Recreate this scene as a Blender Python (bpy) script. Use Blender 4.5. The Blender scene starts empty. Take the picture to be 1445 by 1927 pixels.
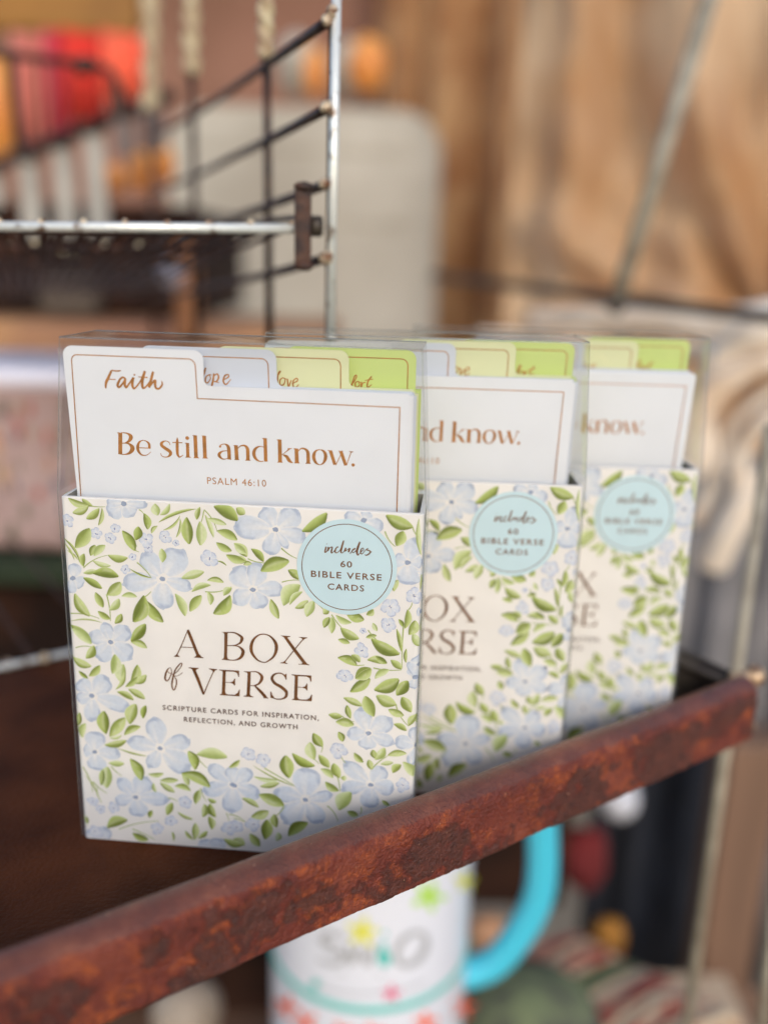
import bpy, math, random
from mathutils import Vector, Matrix, noise
R = math.radians
random.seed(7)
scene = bpy.context.scene
col = scene.collection

# ------------------------------------------------------------------ camera
CAM_Z, PITCH, ROLL, FPX = 0.1731, 0.2717, 0.0277, 1703.6
FW = Vector((0, math.cos(PITCH), -math.sin(PITCH)))
UP0 = Vector((0, math.sin(PITCH), math.cos(PITCH)))
RT = Vector((math.cos(ROLL), 0, 0)) + math.sin(ROLL) * UP0
UP = Vector((-math.sin(ROLL), 0, 0)) + math.cos(ROLL) * UP0
CP = Vector((0, 0, CAM_Z))
cd = bpy.data.cameras.new('camera')
cam = bpy.data.objects.new('camera', cd)
col.objects.link(cam)
cam.matrix_world = Matrix(((RT.x, UP.x, -FW.x, CP.x), (RT.y, UP.y, -FW.y, CP.y), (RT.z, UP.z, -FW.z, CP.z), (0, 0, 0, 1)))
cd.sensor_fit = 'HORIZONTAL'
cd.sensor_width = 36
cd.lens = FPX / 1445 * 36
cd.clip_start = 0.01
cd.clip_end = 100
cd.dof.use_dof = True
cd.dof.focus_distance = 0.249
cd.dof.aperture_fstop = 4.5
scene.camera = cam

# ------------------------------------------------------------------ light
SUN_EL, SUN_AZ = 27.0, 168.0      # azimuth clockwise from +y: the open front of the stall, a little to the right
w = bpy.data.worlds.new('World')
scene.world = w
w.use_nodes = True
nt = w.node_tree
bg = nt.nodes['Background']
sky = nt.nodes.new('ShaderNodeTexSky')
sky.sky_type = 'NISHITA'
sky.sun_disc = False
sky.sun_elevation = R(SUN_EL)
sky.sun_rotation = R(SUN_AZ)
sky.air_density = 1.0
sky.dust_density = 1.5
sky.ozone_density = 2.0
nt.links.new(sky.outputs[0], bg.inputs[0])
bg.inputs[1].default_value = 0.15
sl = bpy.data.lights.new('sun', 'SUN')
sl.energy = 0.7
sl.angle = R(14)
sl.color = (1.0, 0.98, 0.96)
so = bpy.data.objects.new('sun', sl)
col.objects.link(so)
sd = Vector((math.sin(R(SUN_AZ)) * math.cos(R(SUN_EL)), math.cos(R(SUN_AZ)) * math.cos(R(SUN_EL)), math.sin(R(SUN_EL))))
so.rotation_euler = sd.to_track_quat('Z', 'Y').to_euler()
scene.view_settings.view_transform = 'Standard'
scene.view_settings.look = 'None'
scene.view_settings.gamma = 1
scene.view_settings.exposure = 0.43
scene.cycles.use_denoising = True
scene.cycles.max_bounces = 8
scene.cycles.transparent_max_bounces = 24

def ray(px, py):
    return FW + RT * ((px - 722.5) / FPX) - UP * ((py - 963.5) / FPX)
def at(px, py, y):
    """the point of the vertical plane y metres in front of the camera that a sight line meets"""
    d = ray(px, py)
    return CP + d * (y / d.y)
def atz(px, py, z):
    d = ray(px, py)
    return CP + d * ((z - CAM_Z) / d.z)
def lin(c):
    return tuple(((v / 255) / 12.92 if v / 255 <= .04045 else ((v / 255 + .055) / 1.055) ** 2.4) for v in c)

# ------------------------------------------------------------------ materials
def mat(name, c=(200, 200, 200), rough=.5, metal=0, spec=.5, var=.0, vscale=40, bump=0, bscale=200, coat=0, c2=None, thr=(.4, .6), sheen=0, trans=0, stretch=None, tl=0):
    m = bpy.data.materials.new(name)
    m.use_nodes = True
    n, l = m.node_tree.nodes, m.node_tree.links
    b = n['Principled BSDF']
    b.inputs['Roughness'].default_value = rough
    b.inputs['Metallic'].default_value = metal
    b.inputs['Specular IOR Level'].default_value = spec
    b.inputs['Coat Weight'].default_value = coat
    b.inputs['Coat Roughness'].default_value = .2
    b.inputs['Sheen Weight'].default_value = sheen
    cc = (*lin(c), 1)
    b.inputs['Base Color'].default_value = cc
    tc = n.new('ShaderNodeTexCoord')
    src = tc.outputs['Object']
    if stretch:
        mp = n.new('ShaderNodeMapping'); mp.inputs['Scale'].default_value = stretch
        l.new(src, mp.inputs[0]); src = mp.outputs[0]
    if var or c2:
        t = n.new('ShaderNodeTexNoise'); t.inputs['Scale'].default_value = vscale; t.inputs['Detail'].default_value = 6
        l.new(src, t.inputs['Vector'])
        r = n.new('ShaderNodeValToRGB')
        r.color_ramp.elements[0].position, r.color_ramp.elements[1].position = thr
        k = 1 - var
        r.color_ramp.elements[0].color = cc
        r.color_ramp.elements[1].color = (*lin(c2), 1) if c2 else (cc[0] * k, cc[1] * k, cc[2] * k, 1)
        l.new(t.outputs['Fac'], r.inputs[0]); l.new(r.outputs[0], b.inputs['Base Color'])
    if bump:
        t2 = n.new('ShaderNodeTexNoise'); t2.inputs['Scale'].default_value = bscale; t2.inputs['Detail'].default_value = 5
        l.new(src, t2.inputs['Vector'])
        bp = n.new('ShaderNodeBump'); bp.inputs['Strength'].default_value = bump; bp.inputs['Distance'].default_value = .001
        l.new(t2.outputs['Fac'], bp.inputs['Height']); l.new(bp.outputs[0], b.inputs['Normal'])
    if tl:
        t3 = n.new('ShaderNodeBsdfTranslucent'); mx = n.new('ShaderNodeMixShader'); mx.inputs[0].default_value = tl
        src_c = b.inputs['Base Color'].links[0].from_socket if b.inputs['Base Color'].links else None
        if src_c: l.new(src_c, t3.inputs[0])
        else: t3.inputs[0].default_value = cc
        l.new(b.outputs[0], mx.inputs[1]); l.new(t3.outputs[0], mx.inputs[2]); l.new(mx.outputs[0], n['Material Output'].inputs[0])
    return m

def ink_material():
    m = bpy.data.materials.new('printed_ink'); m.use_nodes = True
    n, l = m.node_tree.nodes, m.node_tree.links
    b = n['Principled BSDF']; b.inputs['Roughness'].default_value = .5; b.inputs['Specular IOR Level'].default_value = .35
    a = n.new('ShaderNodeAttribute'); a.attribute_name = 'ink'
    t = n.new('ShaderNodeTexNoise'); t.inputs['Scale'].default_value = 900; t.inputs['Detail'].default_value = 4
    tc = n.new('ShaderNodeTexCoord'); l.new(tc.outputs['Object'], t.inputs['Vector'])
    mr = n.new('ShaderNodeMapRange'); mr.inputs[3].default_value = .86; mr.inputs[4].default_value = 1.12
    l.new(t.outputs['Fac'], mr.inputs[0])
    mx = n.new('ShaderNodeVectorMath'); mx.operation = 'SCALE'
    l.new(a.outputs['Color'], mx.inputs[0]); l.new(mr.outputs[0], mx.inputs['Scale'])
    l.new(mx.outputs[0], b.inputs['Base Color'])
    return m

def clear_material():
    m = bpy.data.materials.new('clear_plastic'); m.use_nodes = True
    n, l = m.node_tree.nodes, m.node_tree.links
    n.remove(n['Principled BSDF'])
    out = n['Material Output']
    tr = n.new('ShaderNodeBsdfTransparent'); tr.inputs[0].default_value = (.965, .97, .965, 1)
    gl = n.new('ShaderNodeBsdfGlossy'); gl.inputs['Roughness'].default_value = .07
    fc = n.new('ShaderNodeLayerWeight'); fc.inputs['Blend'].default_value = .5      # same from both sides of the film
    pw = n.new('ShaderNodeMath'); pw.operation = 'POWER'; pw.inputs[1].default_value = 4.5; l.new(fc.outputs['Facing'], pw.inputs[0])
    lw = n.new('ShaderNodeMath'); lw.operation = 'MULTIPLY_ADD'; lw.inputs[1].default_value = .6; lw.inputs[2].default_value = .07; l.new(pw.outputs[0], lw.inputs[0])
    t = n.new('ShaderNodeTexNoise'); t.inputs['Scale'].default_value = 30; t.inputs['Detail'].default_value = 2
    tc = n.new('ShaderNodeTexCoord'); l.new(tc.outputs['Object'], t.inputs['Vector'])
    bp = n.new('ShaderNodeBump'); bp.inputs['Strength'].default_value = .5; bp.inputs['Distance'].default_value = .002
    l.new(t.outputs['Fac'], bp.inputs['Height']); l.new(bp.outputs[0], gl.inputs['Normal'])
    mx = n.new('ShaderNodeMixShader')
    l.new(lw.outputs[0], mx.inputs[0]); l.new(tr.outputs[0], mx.inputs[1]); l.new(gl.outputs[0], mx.inputs[2])
    l.new(mx.outputs[0], out.inputs[0])
    return m

def rust_material(name, lip=False):
    """painted steel gone to rust: red brown skin, orange blooms, black scabs, pale chips"""
    m = bpy.data.materials.new(name); m.use_nodes = True
    n, l = m.node_tree.nodes, m.node_tree.links
    b = n['Principled BSDF']
    tc = n.new('ShaderNodeTexCoord')
    def nz(scale, detail=8, rough=.6, dist=0, off=(0, 0, 0)):
        mp = n.new('ShaderNodeMapping'); mp.inputs['Location'].default_value = off
        l.new(tc.outputs['Object'], mp.inputs[0])
        t = n.new('ShaderNodeTexNoise'); t.inputs['Scale'].default_value = scale; t.inputs['Detail'].default_value = detail
        t.inputs['Roughness'].default_value = rough; t.inputs['Distortion'].default_value = dist
        l.new(mp.outputs[0], t.inputs['Vector']); return t.outputs['Fac']
    def ramp(fac, *st):
        r = n.new('ShaderNodeValToRGB'); e = r.color_ramp.elements
        while len(e) < len(st): e.new(.5)
        for q, (p, c) in zip(e, st): q.position = p; q.color = (*c, 1) if len(c) == 3 else c
        l.new(fac, r.inputs[0]); return r.outputs[0]
    def mix(f, a, c):
        x = n.new('ShaderNodeMix'); x.data_type = 'RGBA'; l.new(f, x.inputs[0]); l.new(a, x.inputs[6]); l.new(c, x.inputs[7]); return x.outputs[2]
    at_ = n.new('ShaderNodeAttribute'); at_.attribute_name = 'ink'          # relief drives the wear: x = scabs, y = worn rolled lip
    sep = n.new('ShaderNodeSeparateColor'); l.new(at_.outputs['Color'], sep.inputs[0])
    lb = ramp(nz(60, 8, .65), (.3, lin((78, 34, 18))), (.5, lin((108, 48, 26))), (.7, lin((140, 76, 48))))
    fb = ramp(nz(60, 8, .65), (.3, lin((76, 25, 14))), (.5, lin((112, 40, 22))), (.7, lin((140, 66, 42))))
    la = n.new('ShaderNodeMath'); la.operation = 'MULTIPLY_ADD'; l.new(nz(150, 8, .7, 0, (7, 1, 1)), la.inputs[0]); la.inputs[1].default_value = .9; l.new(sep.outputs[1], la.inputs[2])
    lipf = ramp(la.outputs[0], (.85, (0, 0, 0)), (1.3, (1, 1, 1)))
    base = mix(lipf, fb, lb)
    orange = ramp(nz(520, 9, .8), (.36, lin((96, 30, 12))), (.66, lin((232, 116, 38))))
    of = ramp(nz(110, 9, .75, .3, (1, 2, 3)), (.50, (0, 0, 0)), (.66, (.8, .8, .8)))
    black = ramp(nz(300, 6, .7), (.3, lin((44, 19, 14))), (.7, lin((104, 50, 36))))
    ad = n.new('ShaderNodeMath'); ad.operation = 'MULTIPLY_ADD'; l.new(nz(420, 8, .75, 0, (3, 3, 3)), ad.inputs[0]); ad.inputs[1].default_value = .75; l.new(sep.outputs[0], ad.inputs[2])
    scab = ramp(ad.outputs[0], (.84, (0, 0, 0)), (.98, (.9, .9, .9)))
    chip = ramp(nz(700, 3, .5, 0, (9, 9, 1)), (.72, (0, 0, 0)), (.76, (1, 1, 1)))
    pale = n.new('ShaderNodeRGB'); pale.outputs[0].default_value = (*lin((205, 150, 120)), 1)
    inv = n.new('ShaderNodeMath'); inv.operation = 'SUBTRACT'; inv.inputs[0].default_value = 1; inv.use_clamp = True; l.new(lipf, inv.inputs[1])
    ofm = n.new('ShaderNodeMath'); ofm.operation = 'MULTIPLY'; l.new(of, ofm.inputs[0]); l.new(inv.outputs[0], ofm.inputs[1])
    c = mix(ofm.outputs[0], base, orange)
    if not lip:
        c = mix(scab, c, black)
    c = mix(chip, c, pale.outputs[0])
    l.new(c, b.inputs['Base Color'])
    b.inputs['Roughness'].default_value = .42
    b.inputs['Specular IOR Level'].default_value = .6
    h = n.new('ShaderNodeMath'); h.operation = 'MULTIPLY_ADD'
    l.new(scab, h.inputs[0]); h.inputs[1].default_value = .25 if not lip else 0
    l.new(nz(900, 5, .6), h.inputs[2])
    bp = n.new('ShaderNodeBump'); bp.inputs['Strength'].default_value = 1.0; bp.inputs['Distance'].default_value = .0012
    l.new(h.outputs[0], bp.inputs['Height']); l.new(bp.outputs[0], b.inputs['Normal'])
    cw = n.new('ShaderNodeMath'); cw.operation = 'MULTIPLY'; cw.inputs[1].default_value = .5; l.new(lipf, cw.inputs[0]); l.new(cw.outputs[0], b.inputs['Coat Weight']); b.inputs['Coat Roughness'].default_value = .26
    rr = n.new('ShaderNodeMapRange'); rr.inputs[3].default_value = .3 if not lip else .2; rr.inputs[4].default_value = .6 if not lip else .5
    l.new(nz(200), rr.inputs[0]); l.new(rr.outputs[0], b.inputs['Roughness'])
    return m

CREAM = (243, 236, 228)
M = {}
M['paper'] = mat('cream_paper', CREAM, .6, spec=.3, var=.05, vscale=60)
M['inside'] = mat('grey_board', (150, 145, 135), .8)
M['ink'] = ink_material()
M['foil'] = mat('copper_foil', (206, 138, 70), .42, metal=.35, var=.25, vscale=500)
M['brown_foil'] = mat('brown_foil', (136, 86, 42), .45, metal=.4, var=.35, vscale=350)
M['grey_ink'] = mat('brown_ink', (92, 66, 56), .6, spec=.2)
M['card_white'] = mat('white_card', (238, 238, 240), .5, spec=.4, var=.03, vscale=50)
M['card_blue'] = mat('pale_blue_card', (212, 215, 222), .5, spec=.4)
M['card_lime'] = mat('pale_lime_card', (226, 226, 178), .5, spec=.4)
M['card_green'] = mat('green_card', (206, 220, 134), .5, spec=.4)
M['sticker'] = mat('pale_blue_sticker', (205, 227, 231), .4, spec=.4, var=.03, vscale=90)
M['clear'] = clear_material()
M['rust'] = rust_material('rusted_face')
M['tray'] = mat('dark_rusty_sheet', (64, 30, 12), .6, spec=.1, c2=(98, 52, 26), vscale=28, thr=(.35, .75), bump=.6, bscale=700)
M['wire_dark'] = mat('rusty_wire', (46, 26, 18), .5, metal=.3, c2=(104, 66, 46), vscale=130, thr=(.5, .75), bump=.5, bscale=900)
M['wire_pale'] = mat('worn_pale_wire', (240, 240, 232), .25, metal=.35, c2=(120, 88, 60), vscale=160, thr=(.58, .7), bump=.3, bscale=900)
M['weld_and_glint'] = mat('pale_weld', (216, 196, 166), .5, metal=.3, c2=(110, 70, 45), vscale=300, bump=.6, bscale=900)
M['brass'] = mat('dull_brass', (214, 182, 146), .4, metal=.4, c2=(130, 86, 56), vscale=200)
M['grey_wire'] = mat('grey_metal_rod', (168, 158, 138), .55, c2=(140, 130, 112), vscale=60)
M['dark_rod'] = mat('dark_metal_rod', (84, 74, 62), .5, metal=.3, c2=(56, 46, 38), vscale=30)

M['strand'] = mat('pale_sunlit_wire', (206, 190, 152), .6, c2=(176, 150, 118), vscale=120)  # pale tone stands for sunlight and glints on the wires
M['bracket_rust'] = mat('bracket_rust', (44, 24, 16), .6, c2=(78, 46, 28), vscale=200, bump=.6, bscale=700)
M['mug'] = mat('white_enamel', (226, 227, 234), .3, coat=.4)
M['turq'] = mat('turquoise_plastic', (70, 196, 220), .3, coat=.5)
M['teal'] = mat('teal_print', (70, 190, 178), .4)
M['logo_grey'] = mat('grey_print', (176, 176, 178), .5)
M['yel'] = mat('yellow_print', (226, 222, 40), .5)
M['lime'] = mat('lime_print', (176, 222, 50), .5)
M['pink'] = mat('pink_print', (226, 70, 120), .5)
M['coral'] = mat('coral_print', (240, 96, 72), .5)
M['tan_shaded_cloth'] = mat('tan_shaded_cloth', (212, 166, 116), .9, tl=.4, c2=(176, 122, 76), var=.2, vscale=8, bump=.3, bscale=300, sheen=.2)  # browner than the burlap to paint the shaded left folds
M['burlap'] = mat('burlap', (240, 206, 166), .95, tl=.45, c2=(200, 146, 94), vscale=6, thr=(.35, .7), bump=.6, bscale=260, sheen=.2)
M['greige'] = mat('greige_cloth', (246, 230, 210), .95, c2=(214, 184, 152), vscale=14, bump=.3, bscale=200, sheen=.2)
M['slate'] = mat('slate_cloth', (138, 134, 134), .95, var=.3, vscale=12)
M['navy'] = mat('navy_cloth', (40, 42, 50), .95, var=.3, vscale=12)
M['brown_wood'] = mat('brown_wood', (132, 100, 78), .7, var=.3, vscale=20, stretch=(1, 1, .1))
M['brown_wood2'] = mat('orange_wood', (150, 96, 56), .7, var=.35, vscale=30, stretch=(1, 1, .1))
M['cream_paint'] = mat('cream_paint', (196, 188, 172), .6, c2=(156, 146, 130), vscale=6, thr=(.3, .75))
M['mauve_wall'] = mat('mauve_wall', (160, 116, 96), .9, c2=(116, 80, 60), vscale=3, thr=(.3, .7))
M['amber'] = mat('amber_wood', (170, 116, 40), .6, c2=(120, 78, 20), vscale=5, thr=(.3, .7))
for k, c in dict(dusty=(214, 128, 112), magenta=(216, 66, 86), red=(226, 60, 44), coral=(246, 112, 80)).items(): M[k] = mat(k + '_cloth', c, .8, var=.15, vscale=12)
M['gold'] = mat('golden_skin', (250, 176, 88), .45, c2=(226, 140, 62), vscale=12)
M['grey_slat'] = mat('grey_white_paint', (186, 180, 168), .7, var=.2, vscale=20)
M['mauve_slat'] = mat('mauve_paint', (134, 116, 108), .7, var=.2, vscale=20)
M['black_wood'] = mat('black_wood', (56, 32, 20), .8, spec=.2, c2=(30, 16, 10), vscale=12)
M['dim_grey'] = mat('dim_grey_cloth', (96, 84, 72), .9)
M['pearl'] = mat('pearl', (178, 172, 182), .25, metal=.3)
M['tan_wood'] = mat('tan_wood', (196, 146, 96), .7, c2=(150, 104, 80), vscale=7, thr=(.35, .65))
M['package'] = mat('mauve_shaded_film', (190, 162, 154), .5, c2=(162, 130, 120), vscale=8, coat=.3)  # darkened to paint the shade on the package front
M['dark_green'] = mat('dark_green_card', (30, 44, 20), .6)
M['terra'] = mat('pale_terracotta', (214, 156, 112), .6, var=.15, vscale=20)
M['dark_red'] = mat('dark_red_cloth', (120, 34, 34), .9, var=.3, vscale=20)
M['mustard'] = mat('mustard_skin', (214, 144, 54), .6, var=.2, vscale=20)
M['dim_white'] = mat('pale_grey_yarn', (206, 206, 212), .95)
M['beige'] = mat('beige_glaze', (176, 158, 138), .5, var=.25, vscale=20)
M['shelf_wood'] = mat('worn_brown_wood', (160, 122, 92), .7, c2=(112, 80, 58), vscale=8, stretch=(.2, 1, 1))
M['q_red'] = mat('faded_red_cotton', (178, 70, 56), .9, c2=(206, 150, 120), vscale=70, thr=(.5, .62))
M['q_red2'] = mat('brick_cotton', (196, 92, 70), .9, c2=(220, 184, 150), vscale=50, thr=(.5, .6))
M['q_cream'] = mat('cream_cotton', (214, 186, 152), .9, c2=(196, 130, 96), vscale=60, thr=(.55, .7))
M['q_green'] = mat('sage_cotton', (130, 134, 92), .9, var=.2, vscale=60)
M['sage'] = mat('sage_velvet', (128, 136, 96), .85, c2=(92, 92, 76), vscale=40)
M['lilac'] = mat('lilac_lit_film', (238, 232, 240), .4, coat=.3)  # paler colour for the lit top of the package
M['ground'] = mat('ground', (176, 154, 126), .95, c2=(150, 128, 100), vscale=3)

# ------------------------------------------------------------------ mesh helpers
class MB:
    def __init__(s): s.v, s.f, s.c, s.m = [], [], [], []
    def add(s, vs, fs, cs=None, mi=0):
        o = len(s.v); s.v += [tuple(p) for p in vs]
        s.f += [tuple(o + i for i in f) for f in fs]; s.m += [mi] * len(fs)
        s.c += cs if cs else [(1, 1, 1)] * len(vs)
    def box(s, a, b, mi=0):
        x0, y0, z0 = a; x1, y1, z1 = b
        s.add([(x, y, z) for z in (z0, z1) for y in (y0, y1) for x in (x0, x1)], [(0, 2, 3, 1), (4, 5, 7, 6), (0, 1, 5, 4), (2, 6, 7, 3), (0, 4, 6, 2), (1, 3, 7, 5)], mi=mi)
    def tube(s, pts, r, n=10, mi=0, closed=False):
        pts = [Vector(p) for p in pts]; rs = r if isinstance(r, (list, tuple)) else [r] * len(pts)
        t0 = (pts[1] - pts[0]).normalized(); u = t0.orthogonal().normalized(); vs = []
        for i, p in enumerate(pts):
            a = pts[i - 1] if i else (pts[-1] if closed else p); b = pts[(i + 1) % len(pts)] if (i < len(pts) - 1 or closed) else p
            t = (b - a).normalized(); u = (u - t * u.dot(t)).normalized(); v = t.cross(u)
            vs += [p + (u * math.cos(2 * math.pi * k / n) + v * math.sin(2 * math.pi * k / n)) * rs[i] for k in range(n)]
        L = len(pts); fs = []
        for i in range(L if closed else L - 1):
            j = (i + 1) % L
            fs += [(i * n + k, i * n + (k + 1) % n, j * n + (k + 1) % n, j * n + k) for k in range(n)]
        if not closed: fs += [tuple(range(n))[::-1], tuple((L - 1) * n + k for k in range(n))]
        s.add(vs, fs, mi=mi)
    def ball(s, c, r, n=12, sq=(1, 1, 1), wob=0, mi=0):
        vs = [Vector((0, 0, 1))]
        for i in range(1, n // 2):
            for k in range(n):
                a, b = math.pi * i / (n // 2), 2 * math.pi * k / n
                vs.append(Vector((math.sin(a) * math.cos(b), math.sin(a) * math.sin(b), math.cos(a))))
        vs.append(Vector((0, 0, -1)))
        fs = [(0, 1 + k, 1 + (k + 1) % n) for k in range(n)]
        for i in range(n // 2 - 2):
            fs += [(1 + i * n + k, 1 + (i + 1) * n + k, 1 + (i + 1) * n + (k + 1) % n, 1 + i * n + (k + 1) % n) for k in range(n)]
        e = len(vs) - 1; b0 = 1 + (n // 2 - 2) * n
        fs += [(e, b0 + (k + 1) % n, b0 + k) for k in range(n)]
        out = []
        for q in vs:
            k = 1 + wob * noise.noise(q * 1.7 + Vector(c) * 40)
            out.append((c[0] + q.x * r * sq[0] * k, c[1] + q.y * r * sq[1] * k, c[2] + q.z * r * sq[2] * k))
        s.add(out, fs, mi=mi)
    def lathe(s, c, prof, n=48, mi=0, cap=True):
        vs = [(c[0] + r * math.cos(2 * math.pi * k / n), c[1] + r * math.sin(2 * math.pi * k / n), z) for r, z in prof for k in range(n)]
        fs = [(i * n + k, i * n + (k + 1) % n, (i + 1) * n + (k + 1) % n, (i + 1) * n + k) for i in range(len(prof) - 1) for k in range(n)]
        if cap: fs += [tuple(range(n))[::-1], tuple((len(prof) - 1) * n + k for k in range(n))]
        s.add(vs, fs, mi=mi)
    def grid(s, fn, nu, nv, mi=0, cf=None):
        vs = [fn(i / nu, j / nv) for j in range(nv + 1) for i in range(nu + 1)]
        cs = [cf(i / nu, j / nv) for j in range(nv + 1) for i in range(nu + 1)] if cf else None
        s.add(vs, [(j * (nu + 1) + i, j * (nu + 1) + i + 1, (j + 1) * (nu + 1) + i + 1, (j + 1) * (nu + 1) + i) for j in range(nv) for i in range(nu)], cs, mi)
    def mesh(s, name, mats, smooth=False, ink=False):
        me = bpy.data.meshes.new(name); me.from_pydata(s.v, [], s.f)
        for m in (mats if isinstance(mats, list) else [mats]): me.materials.append(m)
        me.polygons.foreach_set('material_index', s.m)
        if smooth: me.polygons.foreach_set('use_smooth', [True] * len(s.f))
        if ink:
            a = me.color_attributes.new('ink', 'FLOAT_COLOR', 'POINT')
            a.data.foreach_set('color', [q for c in s.c for q in (c[0], c[1], c[2], 1)])
        me.update(); return me

def link(name, me, parent=None, loc=None, rz=None, **props):
    o = bpy.data.objects.new(name, me); col.objects.link(o)
    if parent: o.parent = parent
    if loc is not None: o.location = loc
    if rz is not None: o.rotation_euler = (0, 0, rz)
    for k, v in props.items(): o[k] = v
    return o
def thing(name, label, category, loc=(0, 0, 0), rz=0, group=None):
    o = link(name, None, None, loc, rz, label=label, category=category)
    o.empty_display_size = .02
    if group: o['group'] = group
    return o
def bevel(o, wd, seg=2):
    m = o.modifiers.new('bevel', 'BEVEL'); m.width = wd; m.segments = seg; m.limit_method = 'ANGLE'; return o
def spline(pts, closed=False, sub=8):
    """Catmull-Rom through points of any dimension"""
    n = len(pts); out = []
    rng = range(n if closed else n - 1)
    for i in rng:
        p1, p2 = pts[i], pts[(i + 1) % n]
        p0 = pts[i - 1] if (i or closed) else p1
        p3 = pts[(i + 2) % n] if (closed or i + 2 < n) else p2
        for k in range(sub):
            t = k / sub
            out.append(tuple(.5 * (2 * b + (c - a) * t + (2 * a - 5 * b + 4 * c - d) * t * t + (3 * b - a - 3 * c + d) * t ** 3) for a, b, c, d in zip(p0, p1, p2, p3)))
    if not closed: out.append(tuple(pts[-1]))
    return out

# ------------------------------------------------------------------ flat print, drawn in millimetres of the face it is on
def draw_strokes(text, put, mb, sub=6, wk=1.0):
    """strokes with their own widths: S open, C closed, P filled outline, O dot; put(u, z, layer) gives the point on the face"""
    for k, el in enumerate(q for q in text.split('|') if q):
        ly = k % 6
        pts = [tuple(float(t) for t in p.split(',')) for p in el[1:].split(';')]
        if el[0] == 'P':
            cx = sum(p[0] for p in pts) / len(pts); cz = sum(p[1] for p in pts) / len(pts)
            from mathutils.geometry import tessellate_polygon
            tri = tessellate_polygon([[Vector((p[0], p[1], 0)) for p in pts]])
            mb.add([put(p[0], p[1], ly) for p in pts], [tuple(t) for t in tri])
        elif el[0] == 'O':
            u, z, d = pts[0]
            mb.add([put(u + d / 2 * math.cos(a * math.pi / 10), z + d / 2 * math.sin(a * math.pi / 10), ly) for a in range(20)], [tuple(range(20))])
        else:
            closed = el[0] == 'C'
            sp = spline(pts, closed, sub if len(pts) > 2 else 1)
            n = len(sp); vs = []
            for i, p in enumerate(sp):
                a = sp[i - 1] if (i or closed) else p; b = sp[(i + 1) % n] if (i < n - 1 or closed) else p
                dx, dz = b[0] - a[0], b[1] - a[1]; L = math.hypot(dx, dz) or 1
                h = max(p[2], .16) * wk / 2
                vs += [put(p[0] - dz / L * h, p[1] + dx / L * h, ly), put(p[0] + dz / L * h, p[1] - dx / L * h, ly)]
            mb.add(vs, [(2 * i, 2 * i + 1, 2 * ((i + 1) % n) + 1, 2 * ((i + 1) % n)) for i in range(n if closed else n - 1)])

def type_line(body, u0, u1, z0, cap, put, mb, track=1.12, ly=0, fat=.014):
    """a line of plain capitals fitted between u0 and u1"""
    def get(t, tr):
        c = bpy.data.curves.new('type', 'FONT'); c.body = t; c.space_character = tr; c.offset = fat; c.resolution_u = 3
        o = bpy.data.objects.new('type', c); col.objects.link(o)
        me = bpy.data.meshes.new_from_object(o.evaluated_get(bpy.context.evaluated_depsgraph_get()))
        bpy.data.objects.remove(o); return me
    h = get('H', 1); H = max(v.co.y for v in h.vertices)
    me = get(body, track)
    xs = [v.co.x for v in me.vertices]; a, b = min(xs), max(xs)
    mb.add([put(u0 + (v.co.x - a) / (b - a) * (u1 - u0), z0 + v.co.y / H * cap, ly) for v in me.vertices], [tuple(p.vertices) for p in me.polygons])

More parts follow.
